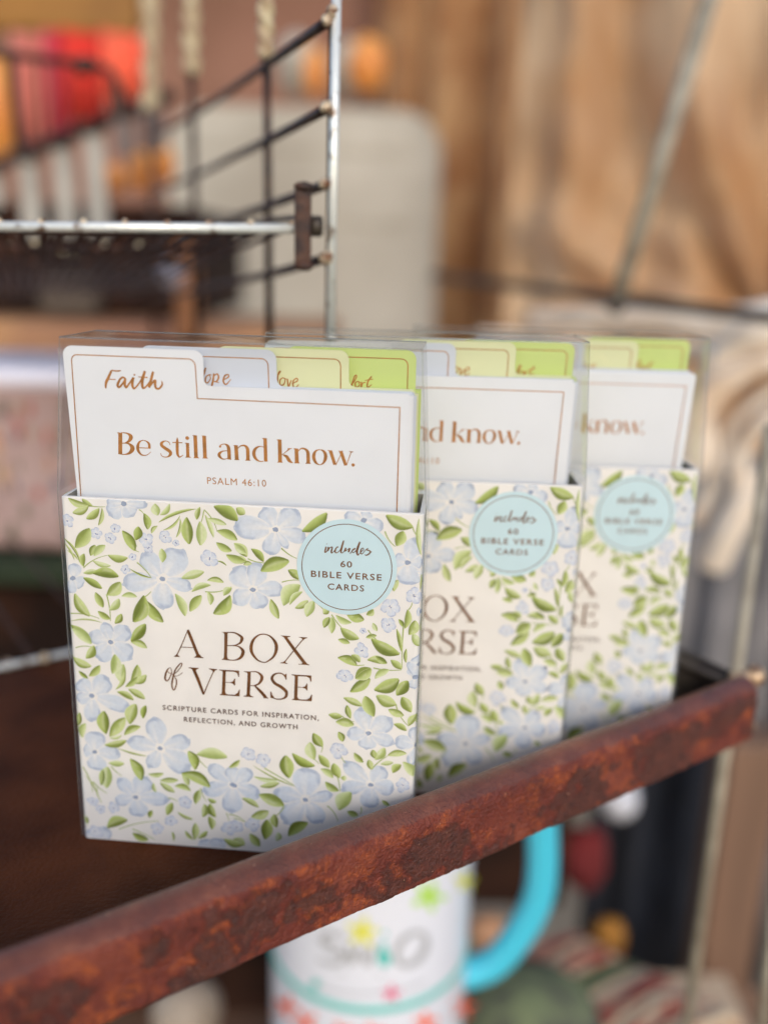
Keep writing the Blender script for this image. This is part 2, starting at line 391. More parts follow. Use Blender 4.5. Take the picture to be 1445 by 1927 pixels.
# print drawn in millimetres: leaves, flowers, lettering strokes
LEAVES = """8.1,106.1,2.4,107.7,1.64n 8.0,105.7,3.4,103.6,1.82n 9.2,105.8,6.3,107.7,1.27n 11.0,105.3,7.2,102.1,1.82n 11.8,105.4,10.5,100.4,1.02n 22.2,105.5,23.6,104.1,0.29s 23.6,104.5,24.4,100.0,1.82d 26.7,107.4,27.3,104.1,2.19l 30.8,107.6,28.1,104.3,1.27l 37.4,106.5,32.5,105.1,0.55n 38.1,106.5,27.6,102.2,0.80n 33.6,104.4,28.8,100.0,0.66n 27.2,101.1,25.4,98.9,0.91n 8.1,105.9,12.7,105.8,0.29s 39.2,107.1,38.2,103.5,1.27n 35.4,104.0,35.9,96.4,2.73d 33.6,103.5,32.3,98.1,0.73n 39.1,103.0,39.1,96.2,2.55l 40.3,106.1,39.1,101.9,0.29s 40.6,105.0,42.8,98.7,1.09l 41.3,103.9,46.4,102.5,1.38l 43.1,107.5,49.6,103.9,3.10d 43.8,100.6,49.3,98.3,2.19n 43.5,97.2,47.7,95.0,1.82n 48.5,97.1,51.6,94.6,1.82l 46.2,93.8,51.4,92.3,2.00n 40.3,106.4,43.8,100.3,0.29s 3.5,93.5,8.0,99.3,3.10n 17.2,99.2,20.5,93.6,2.37d 20.8,96.7,21.8,100.6,2.19d 20.5,96.7,21.1,94.8,0.29s 20.5,93.8,21.6,93.3,0.29s 4.5,89.3,0.4,96.0,0.66d 4.0,90.0,1.1,92.6,0.55n 2.9,89.9,0.3,94.8,0.51n 5.4,88.1,5.8,91.9,1.64n 7.7,91.4,9.2,94.6,1.64d 8.7,91.4,12.1,94.7,1.82l 5.4,87.7,12.5,91.8,0.29s 12.7,91.9,18.3,91.4,1.89n 8.2,90.0,13.3,88.8,1.27l 5.3,86.2,9.2,87.2,1.27l 8.0,86.3,15.4,85.8,2.55d 5.2,84.8,10.4,81.9,1.82d 18.7,88.3,24.9,85.9,0.51d 20.9,90.2,24.7,86.1,0.36s 28.1,90.6,28.0,94.6,1.82l 33.4,86.3,39.8,88.6,2.11l 2.4,79.9,6.4,73.3,2.55n 8.4,80.6,10.4,76.2,1.89n 11.8,80.0,15.9,84.0,2.84n 12.1,75.5,15.2,79.1,1.89l 8.8,74.9,12.2,72.7,1.64n 13.6,71.5,15.7,74.5,1.64d 11.6,80.2,12.3,72.1,0.33s 16.0,79.9,20.4,80.0,1.38l 22.5,80.5,19.1,72.3,3.46d 23.0,78.9,27.6,72.8,2.73d 22.1,79.7,24.5,81.8,0.33s 31.5,81.6,34.1,75.1,2.19l 40.7,86.1,45.3,85.8,1.38n 36.2,82.5,41.6,84.8,1.53l 35.5,76.5,38.9,81.5,2.26n 40.6,82.8,41.4,78.9,1.53l 47.1,82.0,42.3,76.2,2.99d 45.2,81.9,47.5,84.4,1.64l 40.0,82.7,47.5,84.6,0.33s 43.6,91.9,46.2,90.7,0.44d 0.6,73.7,9.1,72.7,0.33s 0.4,71.3,9.8,71.5,0.44n 0.5,70.1,6.0,66.2,2.19d 0.7,69.5,6.3,64.8,2.62l 1.5,63.2,6.6,63.7,0.29s 4.4,60.1,7.0,64.2,2.19n 18.0,66.4,22.5,71.9,2.55d 18.0,66.1,22.6,64.6,1.82n 0.5,60.2,5.8,57.7,2.19n 2.0,56.0,4.6,53.8,1.09d 5.0,54.5,8.4,58.1,1.82n 12.0,55.8,13.1,61.9,2.62l 15.0,52.7,15.3,59.0,2.73l 17.4,53.7,19.6,59.1,2.19n 18.2,53.3,22.0,56.1,1.82n 67.2,101.7,73.9,107.2,2.77d 48.5,97.3,52.0,93.7,2.31n 48.2,92.7,51.8,92.5,1.92n 53.2,96.0,56.6,92.5,1.73d 51.0,91.2,53.3,91.7,1.15n 55.8,89.7,63.6,93.1,3.38d 52.2,93.1,57.6,92.2,0.31s 61.5,96.6,65.7,93.9,0.35s 63.4,90.5,66.3,88.0,2.00d 61.6,86.8,66.5,87.7,0.31s 62.0,80.0,66.5,86.4,3.54l 63.8,80.3,67.3,84.4,1.35l 65.3,79.4,68.9,81.9,1.61n 68.5,77.1,70.4,81.8,2.38l 58.5,81.6,60.6,76.0,2.00n 70.4,81.8,73.2,79.4,0.35s 89.8,107.4,97.0,104.5,3.00d 97.0,104.5,98.6,101.8,0.31s 98.6,106.9,99.5,96.8,1.08l 92.9,99.0,94.6,103.2,2.61n 89.6,102.9,92.5,98.8,0.35s 92.5,86.0,93.6,89.3,1.61n 99.7,86.8,99.9,91.2,0.69n 79.8,78.4,84.5,77.1,2.38d 85.2,78.6,87.1,80.3,1.54n 73.2,78.2,74.7,79.5,1.61n 73.4,74.1,74.9,77.3,1.61d 75.6,72.5,75.5,77.3,1.77l 76.7,78.0,81.0,76.0,1.61l 75.5,78.1,78.7,74.0,0.35s 78.1,74.4,83.2,71.4,2.38n 77.4,70.8,80.7,69.9,1.38n 87.0,76.4,88.2,74.0,1.15l 85.7,74.2,94.8,67.9,0.31s 85.2,71.9,88.1,72.7,1.23n 86.7,71.6,94.6,67.5,3.00d 93.6,75.0,95.2,68.4,1.15n 94.1,77.9,95.5,75.7,1.00d 95.9,75.3,96.5,80.9,1.61n 96.7,80.9,97.6,83.0,0.31s 97.1,73.5,98.7,77.8,2.38n 98.1,74.0,100.4,70.0,1.92l 96.5,69.3,96.5,65.1,0.85d 95.5,75.9,95.5,63.3,0.35s 77.4,65.3,82.8,63.3,2.23d 81.2,66.4,83.7,64.4,1.61n 82.8,63.3,84.9,63.6,0.31s 85.7,65.2,91.0,64.5,2.00n 88.0,66.4,91.2,64.5,1.54d 92.3,65.6,95.4,63.1,1.77n 82.5,59.4,86.7,62.7,2.38n 88.0,60.2,91.8,62.6,1.77l 87.5,62.8,95.4,62.8,0.35s 49.3,107.4,51.6,105.8,1.92n 1.3,42.6,0.6,38.2,1.53d 1.7,34.4,2.9,39.2,1.89l 8.9,36.2,8.7,43.6,3.20d 10.1,35.4,15.0,41.9,2.84n 16.3,40.0,18.4,46.6,3.10n 20.4,42.1,21.4,46.4,1.53d 14.5,36.2,19.5,39.4,1.89n 8.3,32.5,15.0,34.5,1.89n 10.0,35.0,13.7,36.2,0.80l 12.3,31.7,21.0,29.8,0.51d 13.1,50.2,17.9,47.9,1.68n 16.5,51.3,21.3,48.5,1.89n 12.7,50.9,15.6,56.7,1.09n 15.7,51.9,19.4,55.3,1.46n 8.1,18.0,8.7,25.2,3.46l 6.5,18.8,7.2,24.2,1.46d 9.9,25.5,13.0,22.5,0.33s 9.2,26.6,14.0,26.8,1.68l 15.9,28.5,19.0,21.6,2.84d 21.2,23.8,25.8,24.4,1.31n 24.7,21.9,30.2,22.5,1.53n 24.7,21.2,29.0,18.4,1.68n 22.7,21.0,23.3,17.9,1.09l 29.1,20.4,33.9,19.3,1.68n 31.5,24.9,33.3,21.0,1.53n 31.3,24.9,39.8,21.1,3.10d 35.5,26.5,33.7,32.5,2.62d 36.1,31.6,45.2,31.5,3.10l 35.8,30.9,39.1,27.3,0.33s 45.7,28.0,48.9,30.7,1.31n 35.2,14.9,36.5,19.7,1.89n 37.3,10.6,38.0,15.1,1.89n 41.3,10.9,39.6,15.3,2.04d 39.1,17.0,41.6,16.1,1.31n 40.0,6.5,39.3,11.0,1.89n 36.9,20.4,38.6,16.1,0.29s 1.1,24.6,3.7,16.3,0.36s 3.9,19.9,8.2,16.2,0.36s 5.0,17.7,6.3,12.9,0.36s 1.6,22.0,5.2,15.0,0.44n 26.3,10.3,28.1,14.7,1.89n 26.9,16.2,29.7,15.3,0.33s 29.6,11.7,34.4,9.6,0.95n 20.9,8.9,21.8,11.5,1.31d 7.5,4.2,13.9,7.6,2.91d 11.2,4.1,23.7,8.0,0.33s 15.3,3.1,20.2,1.2,2.00d 15.4,4.5,22.2,1.4,0.36s 1.1,7.8,1.3,5.1,1.09n 34.6,2.5,35.0,8.3,1.89n 34.2,2.5,31.8,5.3,1.09n 35.8,3.1,38.6,5.9,1.31n 28.0,1.5,27.7,4.7,0.73n 43.6,3.6,49.7,2.3,2.26n 44.6,12.6,45.3,9.9,0.29s 45.4,12.2,50.0,10.3,0.33s 81.1,55.0,86.6,59.5,2.61d 87.9,56.1,94.7,59.9,3.38d 94.2,54.9,97.2,59.6,2.77d 82.5,59.2,86.9,62.5,2.31n 88.0,59.6,91.8,62.4,1.61l 79.2,53.1,84.6,50.9,1.77n 87.9,47.8,85.3,54.0,3.00n 88.5,54.4,94.1,52.0,3.00n 98.5,50.0,95.8,54.5,2.61n 92.0,50.3,96.4,48.7,2.00n 93.7,45.9,97.4,44.1,1.61n 97.9,45.7,100.0,49.2,1.77n 94.1,52.2,97.9,45.5,0.35s 75.0,47.5,78.9,47.2,1.77n 81.3,46.7,80.2,50.8,1.46d 78.9,47.2,82.3,45.7,0.31s 77.1,45.3,82.3,44.8,2.38n 70.6,41.2,73.3,37.1,2.38d 73.3,37.4,72.9,35.1,0.31s 77.9,42.2,79.2,39.2,1.73d 70.9,32.6,69.6,38.2,2.77l 70.3,33.0,72.3,31.4,0.31s 72.3,34.3,75.4,30.5,2.15n 64.5,34.2,71.1,30.6,2.38d 63.5,26.0,62.5,33.3,3.54d 72.8,29.8,76.5,27.1,1.85l 78.5,27.3,76.6,31.9,2.38n 74.2,25.6,78.2,22.9,2.00n 79.8,26.5,79.8,28.1,1.38l 76.0,31.2,78.6,22.7,0.35s 82.5,35.8,85.2,32.9,1.61n 78.6,34.6,80.1,32.2,0.31s 88.6,34.5,87.9,37.2,1.61d 88.6,34.1,91.3,38.1,2.15l 87.5,30.8,86.8,33.9,1.61n 87.7,30.8,92.2,35.5,0.35s 92.2,35.7,97.6,36.8,1.77n 90.3,32.8,93.9,33.6,1.23l 93.8,30.2,96.1,33.1,2.00n 96.7,34.0,100.3,29.3,2.38l 78.3,16.6,81.7,22.9,3.77l 54.5,19.7,62.0,16.6,3.23n 52.1,11.9,57.4,14.3,2.54n 56.2,4.6,56.9,11.4,3.00d 59.7,9.0,59.1,13.5,2.00d 62.0,16.3,57.4,11.4,0.35s 53.1,25.6,60.4,25.1,1.23l 54.9,22.5,60.6,24.2,1.61n 52.9,29.3,65.4,23.4,0.42d 56.2,28.7,64.9,23.8,0.38s 74.9,17.7,78.1,12.8,0.35s 49.4,18.1,54.4,15.4,1.61n 63.3,6.4,69.1,11.5,3.00d 51.6,6.1,54.5,2.0,2.38n 59.6,4.4,60.3,7.4,1.61l 46.6,3.9,50.0,2.1,2.38n 91.0,20.9,93.1,19.3,1.15n 80.8,16.3,84.1,15.2,1.77n 46.8,11.0,50.6,9.9,0.31s 84.9,18.1,84.7,15.7,0.31s 72.2,0.7,77.2,4.6,2.31n 79.6,8.6,84.7,6.2,2.31d 87.1,12.1,91.9,15.4,2.11n 94.9,11.4,98.9,16.5,2.31d 93.1,4.1,98.4,6.5,2.31n 82.7,1.7,88.2,0.3,1.92n 96.7,19.6,100.5,18.0,1.73l 73.9,-2.5,70.5,0.6,1.92n"""
FLOWERS = """18.0,107.0;13.9,103.6,4.4;20.2,103.7,4.4;13.5,107.3,2.9;24.1,107.4,2.9 28.0,85.8;23.1,92.6,5.5;33.4,94.0,6.9;17.2,83.7,5.1;35.7,83.7,3.6;27.7,77.3,5.8 12.0,65.7;10.7,71.2,3.6;6.2,67.6,4.4;17.0,70.1,5.1;17.6,61.4,5.5;8.3,60.2,5.1 2.1,84.4;4.9,82.6,4.0;3.1,88.4,3.6;0.7,80.4,3.6 59.9,101.8;56.8,107.4,5.0;65.9,107.1,5.8;49.2,101.9,6.2;68.0,99.8,4.0;58.5,94.9,4.6;63.2,96.9,2.3 53.5,84.1;48.2,89.8,5.8;55.2,91.5,5.4;61.6,84.9,4.2;55.9,79.0,5.0;48.4,80.4,4.6 83.9,105.7;79.0,106.6,3.8;88.8,104.0,3.5;84.9,108.1,3.1 96.0,94.5;97.9,100.8,4.6;92.4,95.2,3.8;97.0,88.3,6.5;100.0,94.8,3.8 100.4,64.5;98.7,66.5,4.2;97.7,62.6,4.6;100.1,60.2,3.8 100.6,80.3;99.0,80.3,2.3 5.4,48.4;10.3,54.0,5.5;1.9,52.8,4.7;15.8,45.4,4.7;5.1,40.3,4.6;1.2,46.8,3.6 5.2,29.9;5.7,36.2,5.8;12.4,30.2,4.4;5.6,24.1,5.5;1.9,30.4,4.0 25.1,32.7;23.6,42.3,5.8;16.2,34.4,4.7;33.4,36.0,4.7;33.3,26.8,6.6;21.9,26.3,4.0 16.9,15.6;12.1,21.3,4.2;20.3,22.4,5.5;26.5,15.7,4.4;17.9,9.3,5.5;10.9,13.7,3.6 46.7,22.4;40.3,28.0,4.4;38.1,19.2,4.7;46.2,13.2,5.5 3.8,-2.2;1.2,2.7,4.7;7.0,3.7,4.7;7.6,-1.8,4.4 39.8,-2.1;37.0,2.3,4.4;42.4,3.2,4.7 86.5,42.4;84.0,50.0,4.6;92.5,47.1,5.2;93.5,39.8,3.8;86.1,37.5,4.8;80.6,41.7,4.2 87.6,25.8;80.1,32.0,4.6;91.1,31.5,5.0;79.4,23.7,4.2;94.1,24.9,4.8;87.1,18.5,5.0 68.4,19.2;68.7,29.1,7.3;59.7,21.1,5.0;75.9,21.3,3.5;62.2,11.4,6.2;72.9,12.1,5.4 100.5,39.3;94.7,40.8,4.2;99.5,44.8,3.5;99.9,33.2,4.2 47.2,22.1;46.7,27.9,4.6;51.7,27.6,4.2;54.3,19.7,4.6 99.3,60.8;98.1,63.7,3.5;99.1,57.4,3.5 90.9,8.7;87.9,12.2,4.2;94.1,12.3,4.2;87.2,5.0,4.2;94.3,5.2,4.2"""
SMALL = """9.8,98.0,1.8 15.2,99.7,1.6 13.5,96.9,1.8 23.8,96.9,2.3 29.1,98.1,2.2 19.7,91.7,1.3 17.4,88.0,1.4 41.4,92.5,2.8 1.7,101.4,2.0 32.2,96.6,1.1 24.3,94.6,1.5 98.1,85.1,2.5 91.7,81.4,2.9 91.3,76.0,2.6 84.3,73.9,1.0 84.1,67.8,2.4 3.5,13.1,1.8 5.8,10.5,1.6 10.0,11.4,2.0 32.1,15.1,2.3 27.4,8.3,2.0 23.2,5.2,2.2 45.3,7.6,2.6 3.7,2.5,2.4 79.5,59.9,2.4 77.8,36.4,3.0 51.5,32.9,2.6 56.1,31.4,2.4 96.9,26.5,2.5 47.6,8.1,2.3 52.7,9.6,2.7"""
TITLE = """S34.69,70.84,0.18;32.77,66.19,0.25;31.19,62.82,0.25|S34.69,70.84,0.29;35.01,70.06,0.73;37.58,62.84,0.80|P30.33,62.43;32.11,62.47;32.04,62.71;31.58,62.92;31.37,63.56;30.92,62.88;30.41,62.60|P36.19,62.54;39.04,62.57;38.97,62.81;38.43,62.98;37.92,63.68;37.14,63.38;36.59,62.90|S32.37,65.55,0.18;36.13,65.60,0.18|S45.68,70.88,0.84;45.49,65.42,0.80;45.32,62.47,0.87|P44.36,70.95;46.25,71.00;46.17,70.51;45.18,70.32;44.96,70.71|P44.28,62.40;44.40,62.65;44.95,62.94;45.11,63.56;45.80,63.61;46.09,62.77;47.23,62.52|S45.87,70.93,0.18;48.14,70.92,0.36;49.91,69.95,0.66;50.20,69.16,0.80;49.61,67.92,0.51;48.08,67.13,0.25;45.87,66.90,0.18|S45.87,66.90,0.18;48.83,66.94,0.29;50.26,65.94,0.73;50.44,64.94,0.87;49.73,63.47,0.66;48.00,62.57,0.29;45.13,62.50,0.18|C56.56,71.07,0.25;58.33,70.50,0.44;59.71,68.79,0.76;60.00,66.80,0.84;59.23,64.52,0.58;57.52,62.90,0.33;56.30,62.45,0.25;54.56,63.10,0.47;53.13,64.92,0.73;52.78,66.92,0.84;53.49,69.18,0.62;54.94,70.64,0.36|S62.46,70.74,0.73;65.27,66.75,0.84;68.29,62.71,0.87|S67.78,70.53,0.25;65.09,66.82,0.25;62.14,62.69,0.25|P61.26,70.98;63.96,70.95;63.89,70.75;63.21,70.55;63.02,70.13;62.16,70.56;61.79,70.69|P66.40,70.87;68.79,70.87;68.72,70.67;68.19,70.51;67.52,69.87;67.33,70.34;66.96,70.67;66.43,70.68|P61.12,62.54;63.16,62.47;63.12,62.68;62.59,62.84;62.44,63.40;61.91,62.88;61.19,62.75|P66.22,62.52;69.39,62.50;69.31,62.70;68.78,62.86;68.33,63.48;67.35,62.93;66.97,62.66;66.30,62.73|S36.01,59.04,0.80;37.37,55.41,0.84;38.58,51.66,0.58;38.73,51.17,0.22|S42.06,59.25,0.25;40.34,55.20,0.25;38.81,51.42,0.29|P34.48,59.42;37.48,59.39;37.44,59.14;36.85,58.93;36.68,58.42;35.80,58.61;35.31,59.07;34.58,59.18|P40.45,59.47;42.87,59.39;42.79,59.14;42.29,58.98;41.93,58.29;41.55,58.76;41.02,59.14;40.49,59.27|S44.95,59.25,0.80;44.51,51.34,0.87|P43.41,59.35;49.24,59.38;49.21,57.49;48.98,57.47;48.69,58.52;47.93,58.96;45.40,58.91;45.31,58.45;44.51,58.60;44.29,59.00;43.56,59.11|S44.79,55.52,0.18;46.91,55.50,0.18|P48.05,56.91;48.01,54.67;47.82,54.66;47.33,55.20;46.71,55.37;46.72,55.62;47.34,55.87;47.85,56.81|P43.42,51.34;43.55,51.60;44.02,51.80;44.18,52.36;45.03,52.42;45.29,51.89;45.87,51.69;47.80,51.74;48.66,52.39;49.14,53.42;49.37,53.44;49.19,51.34|S52.14,58.93,0.80;51.78,51.86,0.87|P50.54,59.31;52.61,59.37;52.60,58.88;51.75,58.57;51.45,58.96;50.69,59.11|S52.34,59.27,0.18;54.25,59.36,0.33;55.57,58.43,0.73;55.75,57.33,0.80;54.97,55.83,0.55;53.62,55.07,0.29;52.28,54.98,0.18|S53.62,55.07,0.36;55.33,53.37,0.80;56.85,51.61,0.80|P57.62,51.29;57.54,51.53;57.04,51.75;56.67,52.22;56.20,51.85;56.12,51.31|P50.42,51.35;50.50,51.60;51.20,51.82;51.36,52.46;52.21,52.52;52.43,51.83;53.28,51.56;53.27,51.35|P62.89,59.44;62.88,57.55;62.66,57.53;62.32,58.41;61.75,59.03;61.75,59.36;62.36,59.07|S62.66,58.44,0.15;61.67,59.27,0.33;60.34,59.38,0.33;59.12,58.68,0.58;58.69,57.54,0.73;59.56,56.16,0.80;61.47,55.06,0.87;62.80,53.70,0.80;62.64,52.24,0.66;61.45,51.40,0.36;59.92,51.29,0.29;58.77,51.75,0.29;58.28,52.55,0.18|P58.21,53.50;58.44,53.51;58.74,52.54;59.27,51.79;58.77,51.46;58.20,51.58|S65.73,59.18,0.80;65.47,51.32,0.87|P64.22,59.28;69.97,59.32;69.98,57.44;69.75,57.42;69.45,58.46;68.69,58.90;66.19,58.85;66.11,58.39;65.32,58.54;65.09,58.93;64.37,59.05|S65.66,55.48,0.18;67.75,55.47,0.18|P68.85,56.86;68.86,54.64;68.67,54.62;68.17,55.17;67.56,55.33;67.56,55.58;68.17,55.83;68.66,56.77|P64.40,51.33;64.52,51.59;64.97,51.79;65.13,52.34;65.97,52.40;66.23,51.88;66.81,51.67;68.71,51.73;69.55,52.37;70.00,53.40;70.23,53.41;70.09,51.33"""
OF = """C29.05,58.91,0.15;28.34,58.18,0.36;27.73,56.68,0.46;27.55,55.28,0.46;28.05,54.69,0.30;28.72,55.37,0.27;29.36,56.80,0.24;29.56,57.99,0.21;29.37,58.73,0.17|S28.48,57.63,0.24;28.98,57.19,0.17;29.56,56.95,0.13;30.01,56.98,0.12;30.81,57.45,0.21;31.75,58.55,0.21;32.43,59.56,0.24;32.68,60.33,0.27;32.33,60.55,0.24;31.46,59.56,0.33;30.71,58.41,0.36;30.07,56.64,0.42;29.64,54.74,0.41;29.49,53.33,0.39;29.71,52.23,0.33;29.99,52.01,0.30;30.30,52.28,0.30;30.81,53.78,0.33;30.88,55.03,0.33;30.62,55.78,0.21;30.25,56.31,0.13|S30.25,56.31,0.15;31.16,56.54,0.15;32.09,57.06,0.13;32.75,57.66,0.05"""
INC = """S73.83,97.79,0.29;73.51,96.26,0.34;73.96,96.42,0.15;74.49,97.64,0.24|O74.00,98.58,0.24|S74.49,97.76,0.32;74.26,96.62,0.29;74.86,97.53,0.17;75.46,97.69,0.29;75.23,96.30,0.34;75.66,96.26,0.17;76.37,97.12,0.12|S77.20,97.79,0.22;76.84,97.89,0.22;76.37,97.12,0.29;76.32,96.36,0.27;76.86,96.26,0.17;77.69,97.19,0.12;78.50,99.49,0.17|S78.59,99.80,0.29;78.16,98.22,0.39;77.88,96.57,0.32;78.31,96.28,0.15;78.90,97.01,0.12;79.25,97.78,0.19|S79.19,97.77,0.34;78.96,96.88,0.32;79.32,97.03,0.15;80.21,97.71,0.19|S80.27,97.77,0.34;79.93,96.56,0.41|S80.36,96.08,0.12;80.94,97.00,0.17;81.77,97.67,0.12;81.53,97.72,0.17;80.94,97.12,0.24;81.07,96.50,0.19;81.67,96.79,0.15;82.37,97.83,0.12|S82.99,99.67,0.34;82.54,98.34,0.46;82.21,96.82,0.44;82.46,95.89,0.29;82.99,96.48,0.12|S83.35,96.88,0.12;83.99,97.54,0.17;83.80,97.97,0.15;83.33,97.51,0.27;83.23,96.50,0.27;83.72,96.34,0.17;84.53,97.45,0.12;85.24,97.99,0.15|S85.24,97.99,0.15;84.83,97.46,0.17;85.49,97.38,0.27;85.86,96.90,0.32;85.28,96.24,0.29;84.68,95.95,0.22;84.38,96.19,0.12|S85.86,96.96,0.10;86.28,97.02,0.06"""
STILL = """S16.33,125.72,1.03;15.72,119.58,1.03|P15.41,125.73;16.08,125.76;15.90,125.13;15.71,125.44;15.45,125.60|P15.10,119.58;15.11,119.73;15.38,119.90;15.59,119.55|S16.57,125.73,0.19;18.05,125.65,0.33;19.10,125.02,0.89;19.10,124.27,0.98;18.45,123.37,0.61;17.28,122.81,0.23;16.28,122.71,0.19|S16.53,122.78,0.19;18.26,122.73,0.42;19.25,121.89,1.03;19.22,121.01,1.08;18.38,120.04,0.65;17.09,119.57,0.28;15.60,119.60,0.19|S21.02,121.67,0.23;24.48,121.68,0.23|S24.11,121.72,0.65;24.09,122.87,0.61;23.41,123.59,0.33;22.44,123.80,0.19;21.41,123.25,0.47;20.87,121.97,0.75;20.93,120.71,0.70;21.71,119.68,0.42;22.94,119.59,0.23;23.85,120.09,0.16;24.39,120.62,0.09|S29.98,122.84,0.14;29.69,123.63,0.23;28.73,123.93,0.23;27.76,123.41,0.65;27.60,122.65,0.79;28.57,121.82,0.84;29.74,121.00,0.89;29.88,120.25,0.79;29.12,119.45,0.33;28.12,119.33,0.23;27.40,119.62,0.19;27.12,120.37,0.14|S32.18,125.03,0.19;32.03,123.73,0.70;31.87,121.47,0.75;31.94,120.09,0.61;32.46,119.53,0.33;33.42,120.16,0.12|S30.67,123.60,0.23;33.49,123.63,0.23|S34.89,123.66,0.79;34.71,119.59,0.84|P33.98,123.62;34.85,123.71;34.57,123.30;34.29,123.49|P33.94,119.43;33.97,119.60;34.33,119.77;35.19,119.81;35.55,119.63;35.59,119.48|O34.89,125.03,1.03|S37.14,125.90,0.94;36.97,119.49,0.94|P36.34,125.87;37.20,125.95;36.80,125.44;36.57,125.73|P36.28,119.41;36.34,119.59;36.67,119.78;37.48,119.77;37.81,119.58;37.80,119.43|S39.63,125.89,0.94;39.48,119.51,0.94|P38.77,125.85;39.63,125.94;39.31,125.43;39.08,125.72|P38.74,119.43;38.80,119.61;39.13,119.80;39.99,119.79;40.29,119.60;40.29,119.45|O43.87,123.05,0.65|S43.79,123.02,0.37;44.24,123.59,0.23;45.22,123.79,0.28;46.00,123.25,0.75;46.23,122.14,0.89;46.22,119.50,0.89|P46.10,119.50;46.39,120.39;46.65,119.78;46.78,119.56;46.73,119.40|S45.98,121.93,0.19;44.63,121.81,0.28;43.62,121.14,0.65;43.50,120.38,0.75;44.27,119.59,0.37;45.37,119.64,0.19;46.13,120.13,0.12|S48.24,123.60,0.94;48.29,119.48,0.98|P47.44,123.57;48.37,123.68;47.90,123.16;47.67,123.40|P47.55,119.39;47.61,119.54;47.93,119.71;48.67,119.75;49.03,119.56;49.04,119.41|S48.69,122.75,0.19;49.57,123.49,0.28;50.67,123.59,0.51;51.36,122.75,0.84;51.41,121.13,0.89;51.34,119.50,0.89|P50.60,119.38;50.66,119.54;50.91,119.73;51.79,119.77;52.07,119.56;52.12,119.41|S55.86,123.46,0.19;54.66,123.57,0.28;53.54,122.85,0.65;53.08,121.58,0.84;53.44,120.22,0.70;54.50,119.39,0.28;55.72,119.45,0.19|S56.31,125.95,0.89;56.26,119.48,0.89|P55.35,125.91;56.31,126.02;55.94,125.51;55.65,125.75|P55.84,119.33;56.59,120.00;56.82,119.58;56.81,119.38|S60.27,125.76,0.94;60.21,119.42,0.98|P59.38,125.72;60.27,125.81;59.97,125.30;59.66,125.53|P59.40,119.25;59.48,119.41;59.75,119.57;60.70,119.61;60.94,119.43;60.96,119.28|S62.85,123.28,0.42;61.86,122.37,0.19;60.75,121.44,0.14|P62.32,123.43;63.62,123.49;63.57,123.37;63.09,123.22;62.72,123.03;62.41,123.24|S61.11,121.46,0.33;62.07,121.01,0.79;62.76,119.91,0.84;63.67,119.30,0.19|S64.77,123.45,0.94;64.81,119.38,0.98|P63.93,123.46;64.82,123.50;64.48,122.99;64.19,123.22|P64.08,119.27;64.16,119.48;64.45,119.62;65.30,119.66;65.53,119.47;65.58,119.30|S65.24,122.77,0.19;66.10,123.51,0.33;67.17,123.36,0.56;67.83,122.52,0.84;67.92,120.91,0.89;67.90,119.41,0.89|P67.10,119.27;67.15,119.45;67.47,119.64;68.31,119.68;68.60,119.44;68.64,119.27|C71.12,123.42,0.23;72.20,122.97,0.61;72.66,121.88,0.84;72.53,120.75,0.79;71.92,119.60,0.42;70.96,119.18,0.23;70.00,119.71,0.61;69.49,120.86,0.84;69.50,121.98,0.79;70.04,123.00,0.47|S73.99,123.30,0.84;75.16,119.38,0.79|S76.73,122.19,0.19;75.40,119.22,0.19|S76.78,123.31,0.84;78.11,119.35,0.79|S79.59,123.24,0.23;78.28,119.26,0.19|P73.11,123.39;74.54,123.38;74.40,123.20;73.75,123.05;73.35,123.20|P76.02,123.35;77.50,123.34;77.35,123.19;76.61,123.06;76.26,123.16|P79.00,123.36;80.23,123.35;80.16,123.20;79.71,123.00;79.35,123.13;79.02,123.22|O80.13,119.54,0.94"""
FAITH = """S15.62,142.78,0.44;14.59,140.89,0.58;13.76,139.37,0.58;13.52,137.87,0.32|S15.62,142.83,0.29;16.96,142.68,0.32;18.18,142.83,0.26|S14.62,140.37,0.20;16.51,140.40,0.23|S19.32,140.63,0.29;18.60,141.05,0.41;17.80,140.57,0.44;16.99,139.20,0.56;16.99,138.45,0.53;17.61,138.55,0.44;18.81,140.02,0.35;19.30,140.78,0.29|S19.18,140.77,0.53;18.88,139.27,0.58;19.18,138.39,0.50;19.93,139.17,0.38;21.31,141.00,0.38|S21.47,141.16,0.50;20.97,139.36,0.58;21.20,138.17,0.44;21.99,138.65,0.35;23.35,140.34,0.32;24.42,142.30,0.38|S24.71,142.98,0.53;23.82,140.51,0.64;23.66,138.72,0.58;24.08,138.36,0.41;25.05,139.22,0.35;26.07,140.59,0.29|O21.76,141.83,0.50|S22.76,141.33,0.20;25.31,141.26,0.26|S26.94,142.91,0.50;26.15,140.60,0.58;25.45,138.56,0.58|S25.62,138.79,0.29;26.79,140.18,0.44;27.34,140.50,0.50;27.19,139.60,0.56;27.33,138.56,0.47;28.14,138.37,0.41;28.96,139.22,0.41;29.17,139.97,0.32;28.98,140.49,0.15"""
